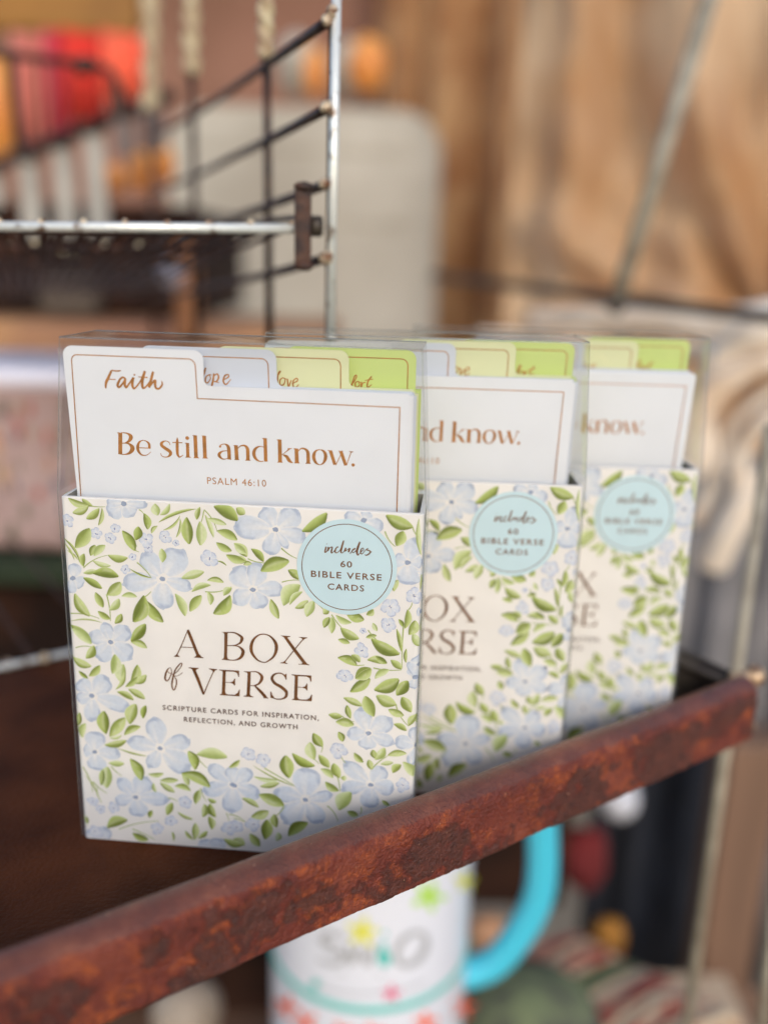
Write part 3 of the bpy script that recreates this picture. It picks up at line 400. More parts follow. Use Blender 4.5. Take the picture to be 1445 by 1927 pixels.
OPE = """S38.76,140.28,0.29;39.64,142.52,0.33;40.10,144.01,0.29;39.13,141.40,0.37;38.86,139.54,0.37|S41.11,142.21,0.22;40.14,141.62,0.29;39.80,140.32,0.33;40.42,139.97,0.26;41.23,141.11,0.22;41.11,142.21,0.18;41.65,142.05,0.15|S42.24,142.62,0.26;41.95,140.77,0.40;41.25,138.33,0.44|S42.20,141.88,0.22;43.16,142.47,0.29;43.48,141.57,0.37;42.86,140.44,0.29;42.12,140.41,0.18;43.59,140.09,0.15|S44.56,140.87,0.18;46.08,141.67,0.29;46.12,142.40,0.26;45.17,142.00,0.33;44.72,140.51,0.37;45.42,139.72,0.29;46.79,141.14,0.15"""
OVE = """S58.71,142.03,0.18;59.57,143.36,0.22;58.92,142.78,0.26;58.57,139.78,0.33;59.00,139.05,0.22|S60.19,141.71,0.18;59.35,140.94,0.29;59.39,139.63,0.29;60.33,139.85,0.26;60.74,141.18,0.22;60.19,141.64,0.18;61.30,141.20,0.15|S61.38,141.39,0.29;61.62,139.34,0.33;62.41,141.05,0.22|S62.58,140.13,0.18;64.08,140.93,0.26;63.91,141.67,0.22;62.97,140.89,0.29;62.93,139.39,0.29;63.48,139.04,0.26;64.44,140.01,0.15"""
FORT = """S77.64,139.44,0.29;78.95,140.81,0.26;79.69,142.34,0.26;79.13,142.32,0.29;78.20,139.27,0.33|S80.07,141.04,0.18;79.32,140.45,0.29;79.51,139.32,0.26;80.45,139.93,0.22;80.14,140.93,0.18;80.82,140.51,0.15|S81.00,140.89,0.29;80.90,139.38,0.29;81.38,140.53,0.22;82.12,140.75,0.22|S83.78,142.50,0.29;82.75,140.96,0.33;82.69,139.45,0.29;83.81,140.25,0.15|S81.93,141.30,0.15;84.16,141.76,0.18"""

# ------------------------------------------------------------------ the boxed verse cards (sizes in mm)
BW, BH, BD, BR = 100.0, 108.1, 23.0, 1.4
def wrap(u, d):
    """distance u along the front and round its rounded edges -> x, y, proud by d"""
    if u < BR or u > BW - BR:
        right = u > BW / 2
        s = (u - (BW - BR)) if right else (BR - u)
        a = s / BR
        if a < math.pi / 2: x, y = BR - (BR + d) * math.sin(a), BR - (BR + d) * math.cos(a)
        else: x, y = -d, BR + (s - BR * math.pi / 2)
        return (BW - x if right else x), y
    return u, -d
def on_case(u, z, ly, base=.03, step=.010):
    x, y = wrap(u, base + ly * step)
    return (x / 1000, y / 1000, min(max(z, .3), BH - .15) / 1000)
def bendy(z):                       # cards stand straight in the case and lean forward above it
    t = max(0, z - 100)
    return 6.5 - .12 * max(0, z - 108) + (0 if t > 8 else 0)
def on_card(off, base=.05, step=.012):
    return lambda u, z, ly: (u / 1000, (off + bendy(z) - base - ly * step) / 1000, z / 1000)

TONE = {'n': ((132, 144, 64), (174, 186, 104), (206, 214, 148)), 'd': ((108, 120, 44), (152, 166, 76), (186, 198, 116)), 'l': ((158, 172, 96), (196, 206, 136), (218, 224, 174)), 's': ((150, 164, 88), (168, 180, 108), (196, 204, 146))}
def mixc(a, b, t): return tuple(x + (y - x) * t for x, y in zip(a, b))
def leaf(mb, u0, z0, u1, z1, wd, tone, ly, rg):
    dx, dz = u1 - u0, z1 - z0; L = math.hypot(dx, dz) or .1; nx, nz = -dz / L, dx / L
    stem = tone == 's'; T = TONE[tone]; bend = rg.uniform(-.14, .14) * L * (1 if not stem else .7)
    flip = rg.choice((-1, 1)); SS = (-1, -.84, -.4, .02, .4, .84, 1); N = 9; vs, cs = [], []
    split = rg.uniform(-.3, .3)
    for i in range(N + 1):
        t = i / N
        h = wd / 2 * ((math.sin(math.pi * min(1, t * .94 + .03) ** 1.08) ** .8) if not stem else (1 - .5 * t))
        cu, cz = u0 + dx * t + nx * bend * 4 * t * (1 - t), z0 + dz * t + nz * bend * 4 * t * (1 - t)
        for s in SS:
            vs.append(on_case(cu + nx * s * h, cz + nz * s * h, ly))
            q = s * flip + split * math.sin(t * 3)
            c = mixc(T[1], T[0], min(1, max(0, -q * 1.6))) if q < 0 else mixc(T[1], T[2], min(1, q * 1.5))
            if abs(s) == 1: c = mixc(c, CREAM, .45)
            if .2 < t < .9 and abs(q - .12) < .1 and not stem: c = mixc(c, CREAM, .35)
            c = mixc(c, CREAM, rg.uniform(0, .08))
            cs.append(lin(c))
    K = len(SS)
    mb.add(vs, [(i * K + k, i * K + k + 1, (i + 1) * K + k + 1, (i + 1) * K + k) for i in range(N) for k in range(K - 1)], cs)
def petal(mb, cu, cz, tu, tz, wd, ly, rg, small=False):
    dx, dz = tu - cu, tz - cz; L = math.hypot(dx, dz) or .1; nx, nz = -dz / L, dx / L
    SS = (-1, -.88, -.6, -.2, 0, .2, .6, .88, 1); TT = (.15, .22, .32, .45, .58, .7, .8, .88, .94, .985, 1.0); vs, cs = [], []
    base, dark, pale = (211, 216, 224), (170, 180, 200), (234, 231, 230)
    if small: base, dark = (212, 216, 226), (172, 178, 204)
    side = rg.choice((-1, 1)); str_ = rg.uniform(-.3, .3); no = rg.uniform(0, 100)
    for t in TT:
        h = wd * 1.06 / 2 * (max(0, 1 - ((t - .64) / .36) ** 2) ** .42 if t > .64 else (-.12 + 1.12 * math.sin(math.pi / 2 * t / .64) ** .85))
        for s in SS:
            ww = 1 + .10 * noise.noise(Vector((t * 2.2, s * 1.3, no)))
            rnd = t - .05 * abs(s) ** 2 * t
            vs.append(on_case(cu + dx * rnd * ww + nx * s * h * ww, cz + dz * rnd * ww + nz * s * h * ww, ly))
            c = base
            c = mixc(c, pale, max(0, .55 - t) * .9)
            if abs(s - str_) < .25 and t < .8: c = mixc(c, CREAM, .9 * (1 - t / .85))
            e = max(abs(s) if s * side > 0 else abs(s) * .8, (t - .3) / .62)
            if t > .45 and e > .86 and (s * side > -.5 or t > .9): c = mixc(c, dark, .8)
            if abs(s) == 1: c = mixc(c, CREAM, .95 if t < .75 else .5)
            elif abs(s) == .88 and t < .5: c = mixc(c, CREAM, .4)
            if t == 1.0: c = mixc(c, CREAM, .4)
            c = mixc(c, pale, .25 * noise.noise(Vector((t * 4, s * 3, no + 7))) + .06)
            cs.append(lin(c))
    K = len(SS)
    mb.add(vs, [(i * K + k, i * K + k + 1, (i + 1) * K + k + 1, (i + 1) * K + k) for i in range(len(TT) - 1) for k in range(K - 1)], cs)

def floral_print():
    rg = random.Random(3); mb = MB(); n = 0
    def place(f):
        return [lambda u: u] if True else f
    def mirrored(u):                     # the pattern runs on round both sides of the case
        out = [lambda x: x]
        if 1 < u < 21: out.append(lambda x: -x)
        if 79 < u < 99: out.append(lambda x: 200 - x)
        return out
    for f in FLOWERS.split():
        P = [tuple(float(t) for t in q.split(',')) for q in f.split(';')]
        cu, cz = P[0]
        for g in mirrored(cu):
            for k, (tu, tz, wd) in enumerate(P[1:]):
                petal(mb, g(cu), cz, g(cu) + (g(tu) - g(cu)) * 1.09, cz + (tz - cz) * 1.09, wd * 1.1, n % 7, rg); n += 1
            r0 = .88
            mb.add([on_case(g(cu) + r0 * rg.uniform(.75, 1.1) * math.cos(a), cz + r0 * rg.uniform(.6, .95) * math.sin(a), 15) for a in [i * math.pi / 6 for i in range(12)]], [tuple(range(12))], [lin((156, 166, 186))] * 12)
    for f in SMALL.split():
        cu, cz, r = (float(t) for t in f.split(','))
        for g in mirrored(cu):
            a0 = rg.uniform(0, 6)
            for k in range(5):
                a = a0 + k * 1.2566 + rg.uniform(-.2, .2); rr = r * rg.uniform(.75, 1.1)
                petal(mb, g(cu), cz, g(cu) + rr * math.cos(a), cz + rr * math.sin(a), r * .85, 7 + k % 3, rg, True)
            for k in range(3):
                x, y = rg.uniform(-.3, .3), rg.uniform(-.3, .3)
                mb.add([on_case(g(cu) + x + .2 * math.cos(a), cz + y + .2 * math.sin(a), 16) for a in [i * math.pi / 3 for i in range(6)]], [tuple(range(6))], [lin((140, 150, 186))] * 6)
    for f in LEAVES.split():
        tone = f[-1]; u0, z0, u1, z1, wd = (float(t) for t in f[:-1].split(','))
        for g in mirrored((u0 + u1) / 2):
            leaf(mb, g(u0), z0, g(u1), z1, wd * 1.24, tone, (7 if tone == 's' else 10) + n % 5 * 1.0, rg); n += 1
    return mb.mesh('floral_print', M['ink'], ink=True)

def rounded_rect(x0, y0, x1, y1, r, n=5):
    out = []
    for cx, cy, a0 in ((x1 - r, y0 + r, -90), (x1 - r, y1 - r, 0), (x0 + r, y1 - r, 90), (x0 + r, y0 + r, 180)):
        out += [(cx + r * math.cos(R(a0 + 90 * k / n)), cy + r * math.sin(R(a0 + 90 * k / n))) for k in range(n + 1)]
    return out
def slipcase_mesh():
    mb = MB(); th = 1.3
    o = rounded_rect(0, 0, BW, BD, BR); i = rounded_rect(th, th, BW - th, BD - th, .4); n = len(o)
    k = .001
    vs = [(x * k, y * k, 0) for x, y in o] + [(x * k, y * k, (BH - .3) * k) for x, y in o]
    oo = rounded_rect(.3, .3, BW - .3, BD - .3, BR)
    vs += [(x * k, y * k, BH * k) for x, y in oo] + [(x * k, y * k, BH * k) for x, y in i] + [(x * k, y * k, th * k) for x, y in i]
    fs, ms = [], []
    for a in range(4):
        for j in range(n): fs.append((a * n + j, a * n + (j + 1) % n, (a + 1) * n + (j + 1) % n, (a + 1) * n + j)); ms.append(1 if a == 3 else 0)
    fs.append(tuple(range(n))[::-1]); ms.append(0); fs.append(tuple(4 * n + j for j in range(n))); ms.append(1)
    mb.add(vs, fs); mb.m = ms
    return mb.mesh('slipcase', [M['paper'], M['inside']])

def card_outline(l, r, top, sh, tab=None, rr=2.6, bot=3.0, lean=0.0):
    """outline of a card, clockwise from bottom left; tab = (u0, u1) of the raised tab"""
    def arc(cx, cy, rad, a0, a1, n=6): return [(cx + rad * math.cos(R(a0 + (a1 - a0) * k / n)), cy + rad * math.sin(R(a0 + (a1 - a0) * k / n))) for k in range(n + 1)]
    p = [(l, bot)]
    if not tab: p += [(l, sh), (r, sh)]
    else:
        t0, t1 = tab
        if t0 > l + 1: p += [(l, sh)] + arc(t0 - 1.6, sh + 1.6, 1.6, -90, 0, 4)
        p += arc(t0 + rr, top - rr, rr, 180, 90) + arc(t1 - rr, top - rr, rr, 90, 0)
        if t1 < r - .5: p += arc(t1 + 1.8, sh + 1.8, 1.8, 180, 270, 5) + [(r, sh)]
    p += [(r, bot)]
    if lean:
        p = [(u + (-(148 - max(z, 100)) * lean if u < (l + r) / 2 - 5 and z < 148 else 0), z) for u, z in p]
    return p
def slab(outline, put, th, name, m):
    """a card of thickness th mm cut to an outline: layered in z so it can lean"""
    from mathutils.geometry import tessellate_polygon
    # cut long vertical edges so the lean is followed
    pts = []
    for a, b in zip(outline, outline[1:] + outline[:1]):
        pts.append(a); d = abs(b[1] - a[1])
        if d > 12:
            cuts = [z for z in (100, 104, 108) if min(a[1], b[1]) < z < max(a[1], b[1])]
            if b[1] < a[1]: cuts = cuts[::-1]
            for z in cuts:
                t = (z - a[1]) / (b[1] - a[1]); pts.append((a[0] + (b[0] - a[0]) * t, z))
    hi = [p for p in pts if p[1] >= 108 - 1e-6]; lo = [p for p in pts if p[1] <= 108 + 1e-6]
    mb = MB()
    def lay(ps):
        tri = tessellate_polygon([[Vector((p[0], p[1], 0)) for p in ps]])
        f = [put(p[0], p[1], 0) for p in ps]; b = [(q[0], q[1] + th / 1000, q[2]) for q in f]
        mb.add(f, [tuple(t) for t in tri]); mb.add(b, [tuple(t) for t in tri])
    lay(hi); lay(lo)
    f = [put(p[0], p[1], 0) for p in pts]; b = [(q[0], q[1] + th / 1000, q[2]) for q in f]; n = len(f)
    mb.add(f + b, [(i, (i + 1) % n, n + (i + 1) % n, n + i) for i in range(n)])
    return mb.mesh(name, m)
def border(path, put, wd=.28, closed=False):
    mb = MB(); pts = path; n = len(pts); vs = []
    for i, p in enumerate(pts):
        a = pts[i - 1] if i else p; b = pts[i + 1] if i < n - 1 else p
        d1 = Vector((p[0] - a[0], p[1] - a[1])); d2 = Vector((b[0] - p[0], b[1] - p[1]))
        d = (d1.normalized() if d1.length > 1e-6 else Vector((0, 0))) + (d2.normalized() if d2.length > 1e-6 else Vector((0, 0)))
        d.normalize(); k = 1
        if d1.length > 1e-6 and d2.length > 1e-6: k = 1 / max(.5, d.dot(d1.normalized()))
        h = wd / 2 * k
        vs += [put(p[0] - d.y * h, p[1] + d.x * h, 0), put(p[0] + d.y * h, p[1] - d.x * h, 0)]
    mb.add(vs, [(2 * i, 2 * i + 1, 2 * i + 3, 2 * i + 2) for i in range(n - 1)])
    return mb
def arcp(cx, cy, rad, a0, a1, n=5): return [(cx + rad * math.cos(R(a0 + (a1 - a0) * k / n)), cy + rad * math.sin(R(a0 + (a1 - a0) * k / n))) for k in range(n + 1)]

def make_box():
    root = thing('verse_card_box', 'x', 'card box')
    case = link('slipcase', slipcase_mesh(), root)
    link('floral_print', floral_print(), case)
    mb = MB(); draw_strokes(TITLE + '|' + OF, lambda u, z, ly: on_case(u, z, ly, .2), mb, wk=1.1); link('title_lettering', mb.mesh('title_lettering', M['brown_foil']), case)
    mb = MB()
    type_line('SCRIPTURE CARDS FOR INSPIRATION,', 26.45, 72.2, 45.42, 1.52, lambda u, z, ly: on_case(u, z, ly, .2), mb, 1.22)
    type_line('REFLECTION, AND GROWTH', 32.65, 66.05, 42.08, 1.5, lambda u, z, ly: on_case(u, z, ly, .2), mb, 1.22)
    link('small_lettering', mb.mesh('small_lettering', M['grey_ink']), case)
    # sticker
    cu, cz, rs = 79.5, 92.1, 13.68
    mb = MB(); n = 72
    f = [(cu + rs * math.cos(2 * math.pi * k / n), cz + rs * math.sin(2 * math.pi * k / n)) for k in range(n)]
    vs = [(u / 1000, -.00026, z / 1000) for u, z in f] + [(u / 1000, -.0002, z / 1000) for u, z in f]
    mb.add(vs, [tuple(range(n)), tuple(range(n, 2 * n))[::-1]] + [(k, (k + 1) % n, n + (k + 1) % n, n + k) for k in range(n)])
    st = link('round_sticker', mb.mesh('round_sticker', M['sticker']), root)
    ps = lambda u, z, ly: (u / 1000, -.00029 - ly * 1.2e-5, z / 1000)
    mb = MB(); draw_strokes('C' + ';'.join('%.2f,%.2f,.22' % (cu + 12.3 * math.cos(2 * math.pi * k / 24), cz + 12.3 * math.sin(2 * math.pi * k / 24)) for k in range(24)), ps, mb)
    draw_strokes(INC, ps, mb, wk=1.25)
    type_line('60', 77.75, 80.95, 92.22, 1.75, ps, mb, 1.15)
    type_line('BIBLE VERSE', 69.72, 89.08, 88.93, 1.8, ps, mb, 1.2)
    type_line('CARDS', 74.34, 84.37, 85.53, 1.75, ps, mb, 1.2)
    link('sticker_lettering', mb.mesh('sticker_lettering', M['brown_foil']), st)
    # dividers: (offset, label, material, tab, right edge, shoulder, top, words)
    spec = [(0, 'front divider with the tab word Faith', 'card_white', (2.8, 40.7), 94.7, 139.6, 149.0, None),
            (3.6, 'pale blue divider', 'card_blue', (22.5, 59.2), 95.2, 139.7, 149.4, OPE),
            (7.2, 'pale lime divider', 'card_lime', (42.2, 78.0), 95.4, 139.8, 149.6, OVE),
            (10.8, 'bright green divider', 'card_green', (60.5, 95.7), 95.7, 139.9, 149.9, FORT)]
    for k, (off, lab, m, tab, r, sh, top, words) in enumerate(spec):
        put0 = on_card(off, 0, 0)
        ol = card_outline(2.8, r, top, sh, tab, lean=.05 if k == 0 else .03)
        dv = link('divider_card', slab(ol, put0, .35, 'divider_card', M[m]), root, label=lab)
        put = on_card(off)
        t0, t1 = tab
        if k == 0:
            path = [(3.3, 104), (4.9, 144.9)] + arcp(6.6, 145.0, 1.6, 180, 90) + arcp(36.6, 144.6, 1.9, 90, 0) + [(38.2, 136.1), (92.3, 135.9), (92.2, 104)]
            path = [(3.1, 104)] + [(4.95, 145.0)] + arcp(6.6, 145.0, 1.65, 180, 90) + arcp(36.6, 144.8, 1.8, 90, 0) + [(38.4, 136.1), (92.35, 135.9), (92.2, 104)]
            mb = border(path, put, .27)
            draw_strokes(FAITH, lambda u, z, ly: put(u, z, ly + 1), mb, wk=1.2); draw_strokes(STILL, lambda u, z, ly: put(u, z, ly + 1), mb, wk=1.08)
            type_line('PSALM 46:10', 39.65, 56.15, 112.1, 1.95, lambda u, z, ly: put(u, z, 1), mb, 1.15, fat=0)
        else:
            path = [(t0 + 2.2, sh - 5)] + arcp(t0 + 4, top - 4.2, 1.8, 180, 90) + arcp(t1 - 4.0, top - 4.2, 1.8, 90, 0) + [(t1 - 2.2, 104)]
            mb = border(path, put, .27)
            draw_strokes(words, lambda u, z, ly: put(u, z, ly + 1), mb, wk=1.25)
        link('gold_lettering', mb.mesh('gold_lettering', M['foil']), dv)
    rg = random.Random(5)
    for k, (off, lab, m, tab, r, sh, top, words) in enumerate(spec):
        for q in range(5):
            rr = r + .1 + rg.uniform(-.3, 1.0) + (0.25 * k)
            me = slab(card_outline(3.4, min(rr, 97.2), 0, 138.6 + rg.uniform(-.2, .5)), on_card(off + .62 + q * .56, 0, 0), .42, 'verse_card', M[m])
            link('verse_card', me, root)
    # clear outer sleeve: folded film, open only at the glued flap
    ST = 151.3
    a = rounded_rect(-.4, -.5, BW + .4, BD + .5, .4, 3); n = len(a); k = .001
    def pinch(x, y):      # the film narrows to the cards above the case
        return (x + (3.6 if x < 50 else -2.6), y)
    mb = MB()
    ls = [(x * k, y * k, .0003) for x, y in a] + [(x * k, y * k, .1085) for x, y in a] + [(pinch(x, y)[0] * k, y * k, ST * k) for x, y in a]
    mb.add(ls, [(q * n + j, q * n + (j + 1) % n, (q + 1) * n + (j + 1) % n, (q + 1) * n + j) for q in (0, 1) for j in range(n)] + [tuple(2 * n + j for j in range(n))])
    sv = link('clear_sleeve', mb.mesh('clear_sleeve', M['clear'], False), root)
    mb = MB()
    for (x, y) in ((-.4, -.5), (BW + .4, -.5)):
        mb.tube([(x * k, y * k, .001), (x * k, y * k, .1085), (pinch(x, y)[0] * k, y * k, ST * k)], .00009, 6)
    mb.tube([(pinch(x, y)[0] * k, y * k, ST * k) for x, y in ((-.4, -.5), (BW + .4, -.5), (BW + .4, BD + .5), (-.4, BD + .5))], .00017, 6, closed=True)
    link('folded_edge', mb.mesh('folded_edge', M['clear_edge']), sv)
    return root
M['clear_edge'] = mat('folded_film', (205, 205, 200), .2, spec=.8)
M['clear_edge'].node_tree.nodes['Principled BSDF'].inputs['Transmission Weight'].default_value = .85

box1 = make_box()
def copy_tree(o, parent=None):
    c = o.copy(); col.objects.link(c); c.parent = parent
    for ch in list(o.children): copy_tree(ch, c)
    return c
spots = [(-.0889, .2395, -.0831, 'nearest floral box of verse cards, in sharp focus with its whole front showing'),
         (-.0393, .2697, -.015, 'middle floral box of verse cards, half hidden behind the nearest one'),
         (.0052, .2950, .0055, 'farthest floral box of verse cards, most blurred, by the corner of the tray')]
for i, (x, y, a, lab) in enumerate(spots):
    o = box1 if i == 0 else copy_tree(box1)
    o.location = (x, y, 0.0002); o.rotation_euler = (0, 0, a); o['label'] = lab; o['group'] = 'boxes of verse cards on the tray'
    vr = random.Random(20 + i)
    for ch in o.children:
        if i and ch.name.split('.')[0] in ('verse_card', 'divider_card'): ch.location = (vr.uniform(-.0004, .0007), 0, vr.uniform(-.0005, .0006))

# ------------------------------------------------------------------ the rusty tray
RA = .604
D = Vector((math.cos(RA), math.sin(RA), 0)); NB = Vector((-math.sin(RA), math.cos(RA), 0)); P0 = Vector((0, .2188, 0))
def tp(s, t, z): return P0 + D * s + NB * t + Vector((0, 0, z))
tray = thing('metal_tray', 'rusty brown steel tray with a turned up front edge carrying the boxes', 'tray')
S0, S1 = -.42, .164
def rail_profile():
    out = [(-.0001, .0004), (0, .0250), (-.0003, .0264), (-.0012, .0270)]
    out += [(-.0024 - .0061 * math.sin(R(a)), .0207 + .0063 * math.cos(R(a))) for a in range(0, 91, 9)]
    out += [(-.0085, .0207 - .0167 * k / 18) for k in range(1, 19)]
    out += [(-.0081, .0034), (-.0072, .0031), (-.0066, .0044)]
    return out
prof = rail_profile(); mb = MB(); N = 900
def scabby(s, z):
    v = .5 + .62 * noise.noise(Vector((s * 40, z * 70, 4.2))) + .36 * noise.noise(Vector((s * 110, z * 130, 8))) + .16 * 1.6 * noise.noise(Vector((s * 330, z * 330, 2)))
    return v - .35 * max(0, (z - .0190) / .004) - .01
vs, cs = [], []
for i in range(N + 1):
    s_ = S0 + (S1 - S0) * i / N
    for k, (t, z) in enumerate(prof):
        sc_ = scabby(s_, z) if k > 3 else 0
        h = .00010 * noise.noise(Vector((s_ * 60, z * 90, 3))) + .00010 * noise.noise(Vector((s_ * 420, z * 420, 1)))
        if 8 < k < len(prof) - 2:
            h += .00028 * max(0, min(1, (sc_ - .48) * 9)) + .00016 * noise.noise(Vector((s_ * 900, z * 900, 5)))
        if k >= len(prof) - 4: h += .0003 * noise.noise(Vector((s_ * 150, 0, 7)))
        z2 = z + (.00025 * noise.noise(Vector((s_ * 22, 0, 9))) if k else 0)
        vs.append(tp(s_, t - h, z2)); cs.append((sc_, max(0, min(1, (13 - k) / 6)), 0))
K = len(prof)
fs = [(i * K + k, (i + 1) * K + k, (i + 1) * K + (k + 1) % K, i * K + (k + 1) % K) for i in range(N) for k in range(K)]
fs += [tuple(range(K)), tuple(N * K + k for k in range(K))[::-1]]
mb.add(vs, fs, cs)
link('front_edge', mb.mesh('front_edge', M['rust'], True, ink=True), tray)
mb = MB()
def floor_pt(u, v):
    p = tp(S0 + (S1 - S0) * u, .0002 + .200 * v, -.0001)
    return p
mb.grid(floor_pt, 60, 20)
mb.grid(lambda u, v: tp(S0 + (S1 - S0) * (1 - u), .0002 + .200 * v, -.0014), 60, 20)
link('tray_floor', mb.mesh('tray_floor', M['tray'], True), tray)
mb = MB(); mb.tube([tp(S1 - .001, t, .022 - .0*t) for t in (0, .05, .1, .15, .2)], .0022, 10)
mb.add([tp(S1, 0, 0), tp(S1, .2, 0), tp(S1, .2, .022), tp(S1, 0, .022), tp(S1 - .001, 0, 0), tp(S1 - .001, .2, 0), tp(S1 - .001, .2, .022), tp(S1 - .001, 0, .022)], [(0, 1, 2, 3), (7, 6, 5, 4), (0, 3, 7, 4), (1, 5, 6, 2)])
link('side_edge', mb.mesh('side_edge', M['dark_rod'], True), tray)

# ------------------------------------------------------------------ the wire rack that carries the tray
rack = thing('wire_rack', 'rusty wire display rack with pale worn uprights and a grid side panel', 'rack')
def wire(name, pts, r, m, parent=rack, n=10, sub=6, **kw):
    mb = MB(); pts = [tuple(p) for p in pts]
    if len(pts) > 2: pts = spline(pts, sub=sub)
    mb.tube(pts, r, n); return link(name, mb.mesh(name, M[m], True), parent, **kw)
# upright by the nearest box
UY = .318
a, b = at(634, -60, UY), at(622, 628, UY)
wire('upright', [a, b], .0016, 'wire_pale')
wire('upright', [b, at(624, 640, UY), at(636, 655, UY + .004), at(640, 700, UY + .01)], .0015, 'wire_pale')
wire('upright', [at(622, 20, UY + .003), at(615, 640, UY + .003)], .0007, 'wire_dark')
# the side panel goes back to the left
cols_ = [(500, .40), (366, .56), (286, .72)]
def panel_x(px, y): return at(px, 489, y)
rows = [[(613, 42), (500, 122), (366, 214), (292, 252)], [(613, 205), (500, 265), (366, 330), (290, 362)], [(612, 347), (500, 388), (366, 432), (290, 455)], [(608, 487), (500, 517), (366, 546), (290, 560)]]
DY = [UY, .40, .56, .72]
for rw in rows:
    wire('side_wire', [at(px, py, y) for (px, py), y in zip(rw, DY)], .0017, 'wire_dark')
wire('side_wire', [at(500, -40, .40), at(507, 640, .40)], .0017, 'wire_dark')
wire('side_wire', [at(360, 128, .56), at(372, 640, .56)], .0021, 'wire_dark')
wire('side_wire', [at(283, 200, .72), at(292, 640, .72)], .0024, 'wire_dark')
for (px, py) in ((616, 38), (625, 22), (613, 200), (612, 346), (611, 485), (618, 484)):
    mb = MB(); mb.ball(at(px, py, UY - .0005), .0023, 10, (1, 1, .9), .45); link('weld_and_glint', mb.mesh('weld_and_glint', M['weld_and_glint'], True), rack)
# upper panel wires as twisted strands, coloured pale for the sunlight on them
for px, py0, py1, y in ((283, -60, 205, .70), (360, -60, 135, .55), (500, -60, 108, .395)):
    for ph in (0, math.pi):
        A_, B_ = at(px, py0, y), at(px, py1, y); pts = []
        for i in range(41):
            t = i / 40; p = A_.lerp(B_, t); q = ph + t * 14
            pts.append(p + Vector((math.cos(q), math.sin(q), 0)) * .0013 * (y / .4))
        wire('twisted_strand', pts, .0023 * (y / .4), 'strand', sub=2)
# shelf that comes out of the picture's left
SZ = at(300, 430, UY).z
rodL, rodR = at(-160, 424, UY - .006), at(572, 430, UY - .002)
wire('shelf_rod', [rodL, rodR], .0017, 'wire_pale')
wire('shelf_rod', [rodR, at(578, 418, UY + .004), at(548, 410, UY + .03), at(440, 425, .40), at(330, 445, .52)], .0011, 'wire_dark')
for i in range(19):
    t = i / 18
    p = rodL.lerp(rodR, t * .97)
    q = p + Vector((-.16 - .02 * t, .42, -.045)) * (1 - .12 * t)
    wire('shelf_wire', [p + Vector((0, .0018, .0008)), q], .0009, 'wire_dark', n=6, sub=3)
    if i % 2 == 0:
        mb = MB(); mb.ball(p + Vector((0, 0, .0016)), .0013, 8, wob=.3); link('weld_and_glint', mb.mesh('weld_and_glint', M['weld_and_glint'], True), rack)
for k in range(7):
    y = UY + .02 + k * .055
    wire('shelf_wire', [rodL + Vector((-.05 - .02 * k, y - UY, .001 - (y - UY) * .11)), rodR + Vector((-.02 - .024 * k, y - UY, .001 - (y - UY) * .11))], .0012, 'wire_dark', n=6)
for px, py, y in ((18, 466, .42), (66, 457, .42), (118, 470, .45), (140, 492, .50), (200, 464, .44), (263, 463, .44)):  # pale balls added as painted glints under the wire shelf
    mb = MB(); mb.ball(at(px, py, y), .0017, 10, wob=.2); link('weld_and_glint', mb.mesh('weld_and_glint', M['strand'], True), rack)
# bracket
c0 = at(570, 345, UY - .006); c1 = at(571, 505, UY - .006)
mb = MB(); mb.box((c0.x - .0027, c0.y - .001, c1.z), (c0.x + .0027, c0.y + .002, c0.z)); bevel(link('shelf_bracket', mb.mesh('shelf_bracket', M['bracket_rust']), rack), .0007)
for py in (350, 500):
    c = at(572, py, UY - .007); mb = MB(); mb.ball(c, .0030, 12, (1.1, .6, .5), .3); link('bracket_end', mb.mesh('bracket_end', M['bracket_rust'], True), rack)
c = at(592, 425, UY - .002); mb = MB(); mb.tube([c + Vector((-.0015, 0, 0)), c + Vector((.0022, .001, 0))], .0034, 16); link('bracket_screw', mb.mesh('bracket_screw', M['dark_rod'], True), rack)
# rear rod of the tray level and the slats behind it
wire('shelf_rod', [tp(-.34, .203, .001), tp(.16, .203, .001)], .0013, 'wire_pale')
for (px, py) in ((14, 1250), (84, 1238)):
    c = at(px, py, .36); mb = MB(); mb.ball(c, .0024, 10, wob=.3); link('weld_and_glint', mb.mesh('weld_and_glint', M['weld_and_glint'], True), rack)
for k in range(16):
    p = tp(-.33 + k * .032, .205, -.001); wire('shelf_wire', [p, p + NB * .2 + Vector((0, 0, .0))], .0011, 'wire_dark', n=6)
# right-hand uprights
def right_up(pa, pb, y0, r, m='grey_wire'):
    wire('upright', [at(*pa, y0), at(*pb, y0)], r, m)
right_up((1288, 1960), (1450, 800), .375, .0026)
right_up((1432, 1960), (1462, 1640), .36, .0026)
cor = tp(S1, -.003, .022)
for dz, dx in ((.003, .004), (-.017, .002)):
    c = cor + D * dx + Vector((.002, .003, dz)); mb = MB(); mb.ball(c, .0040, 16, wob=.12)
    mb.tube([c, c - D * .010 + NB * .003], .0024, 8); link('wire_end', mb.mesh('wire_end', M['brass'], True), rack)
wire('shelf_rod', [tp(S1 + .002, .001, .0235), tp(S1 + .001, .03, .0245), tp(S1 - .01, .075, .025), tp(S1 - .03, .13, .025)], .0017, 'dark_rod')

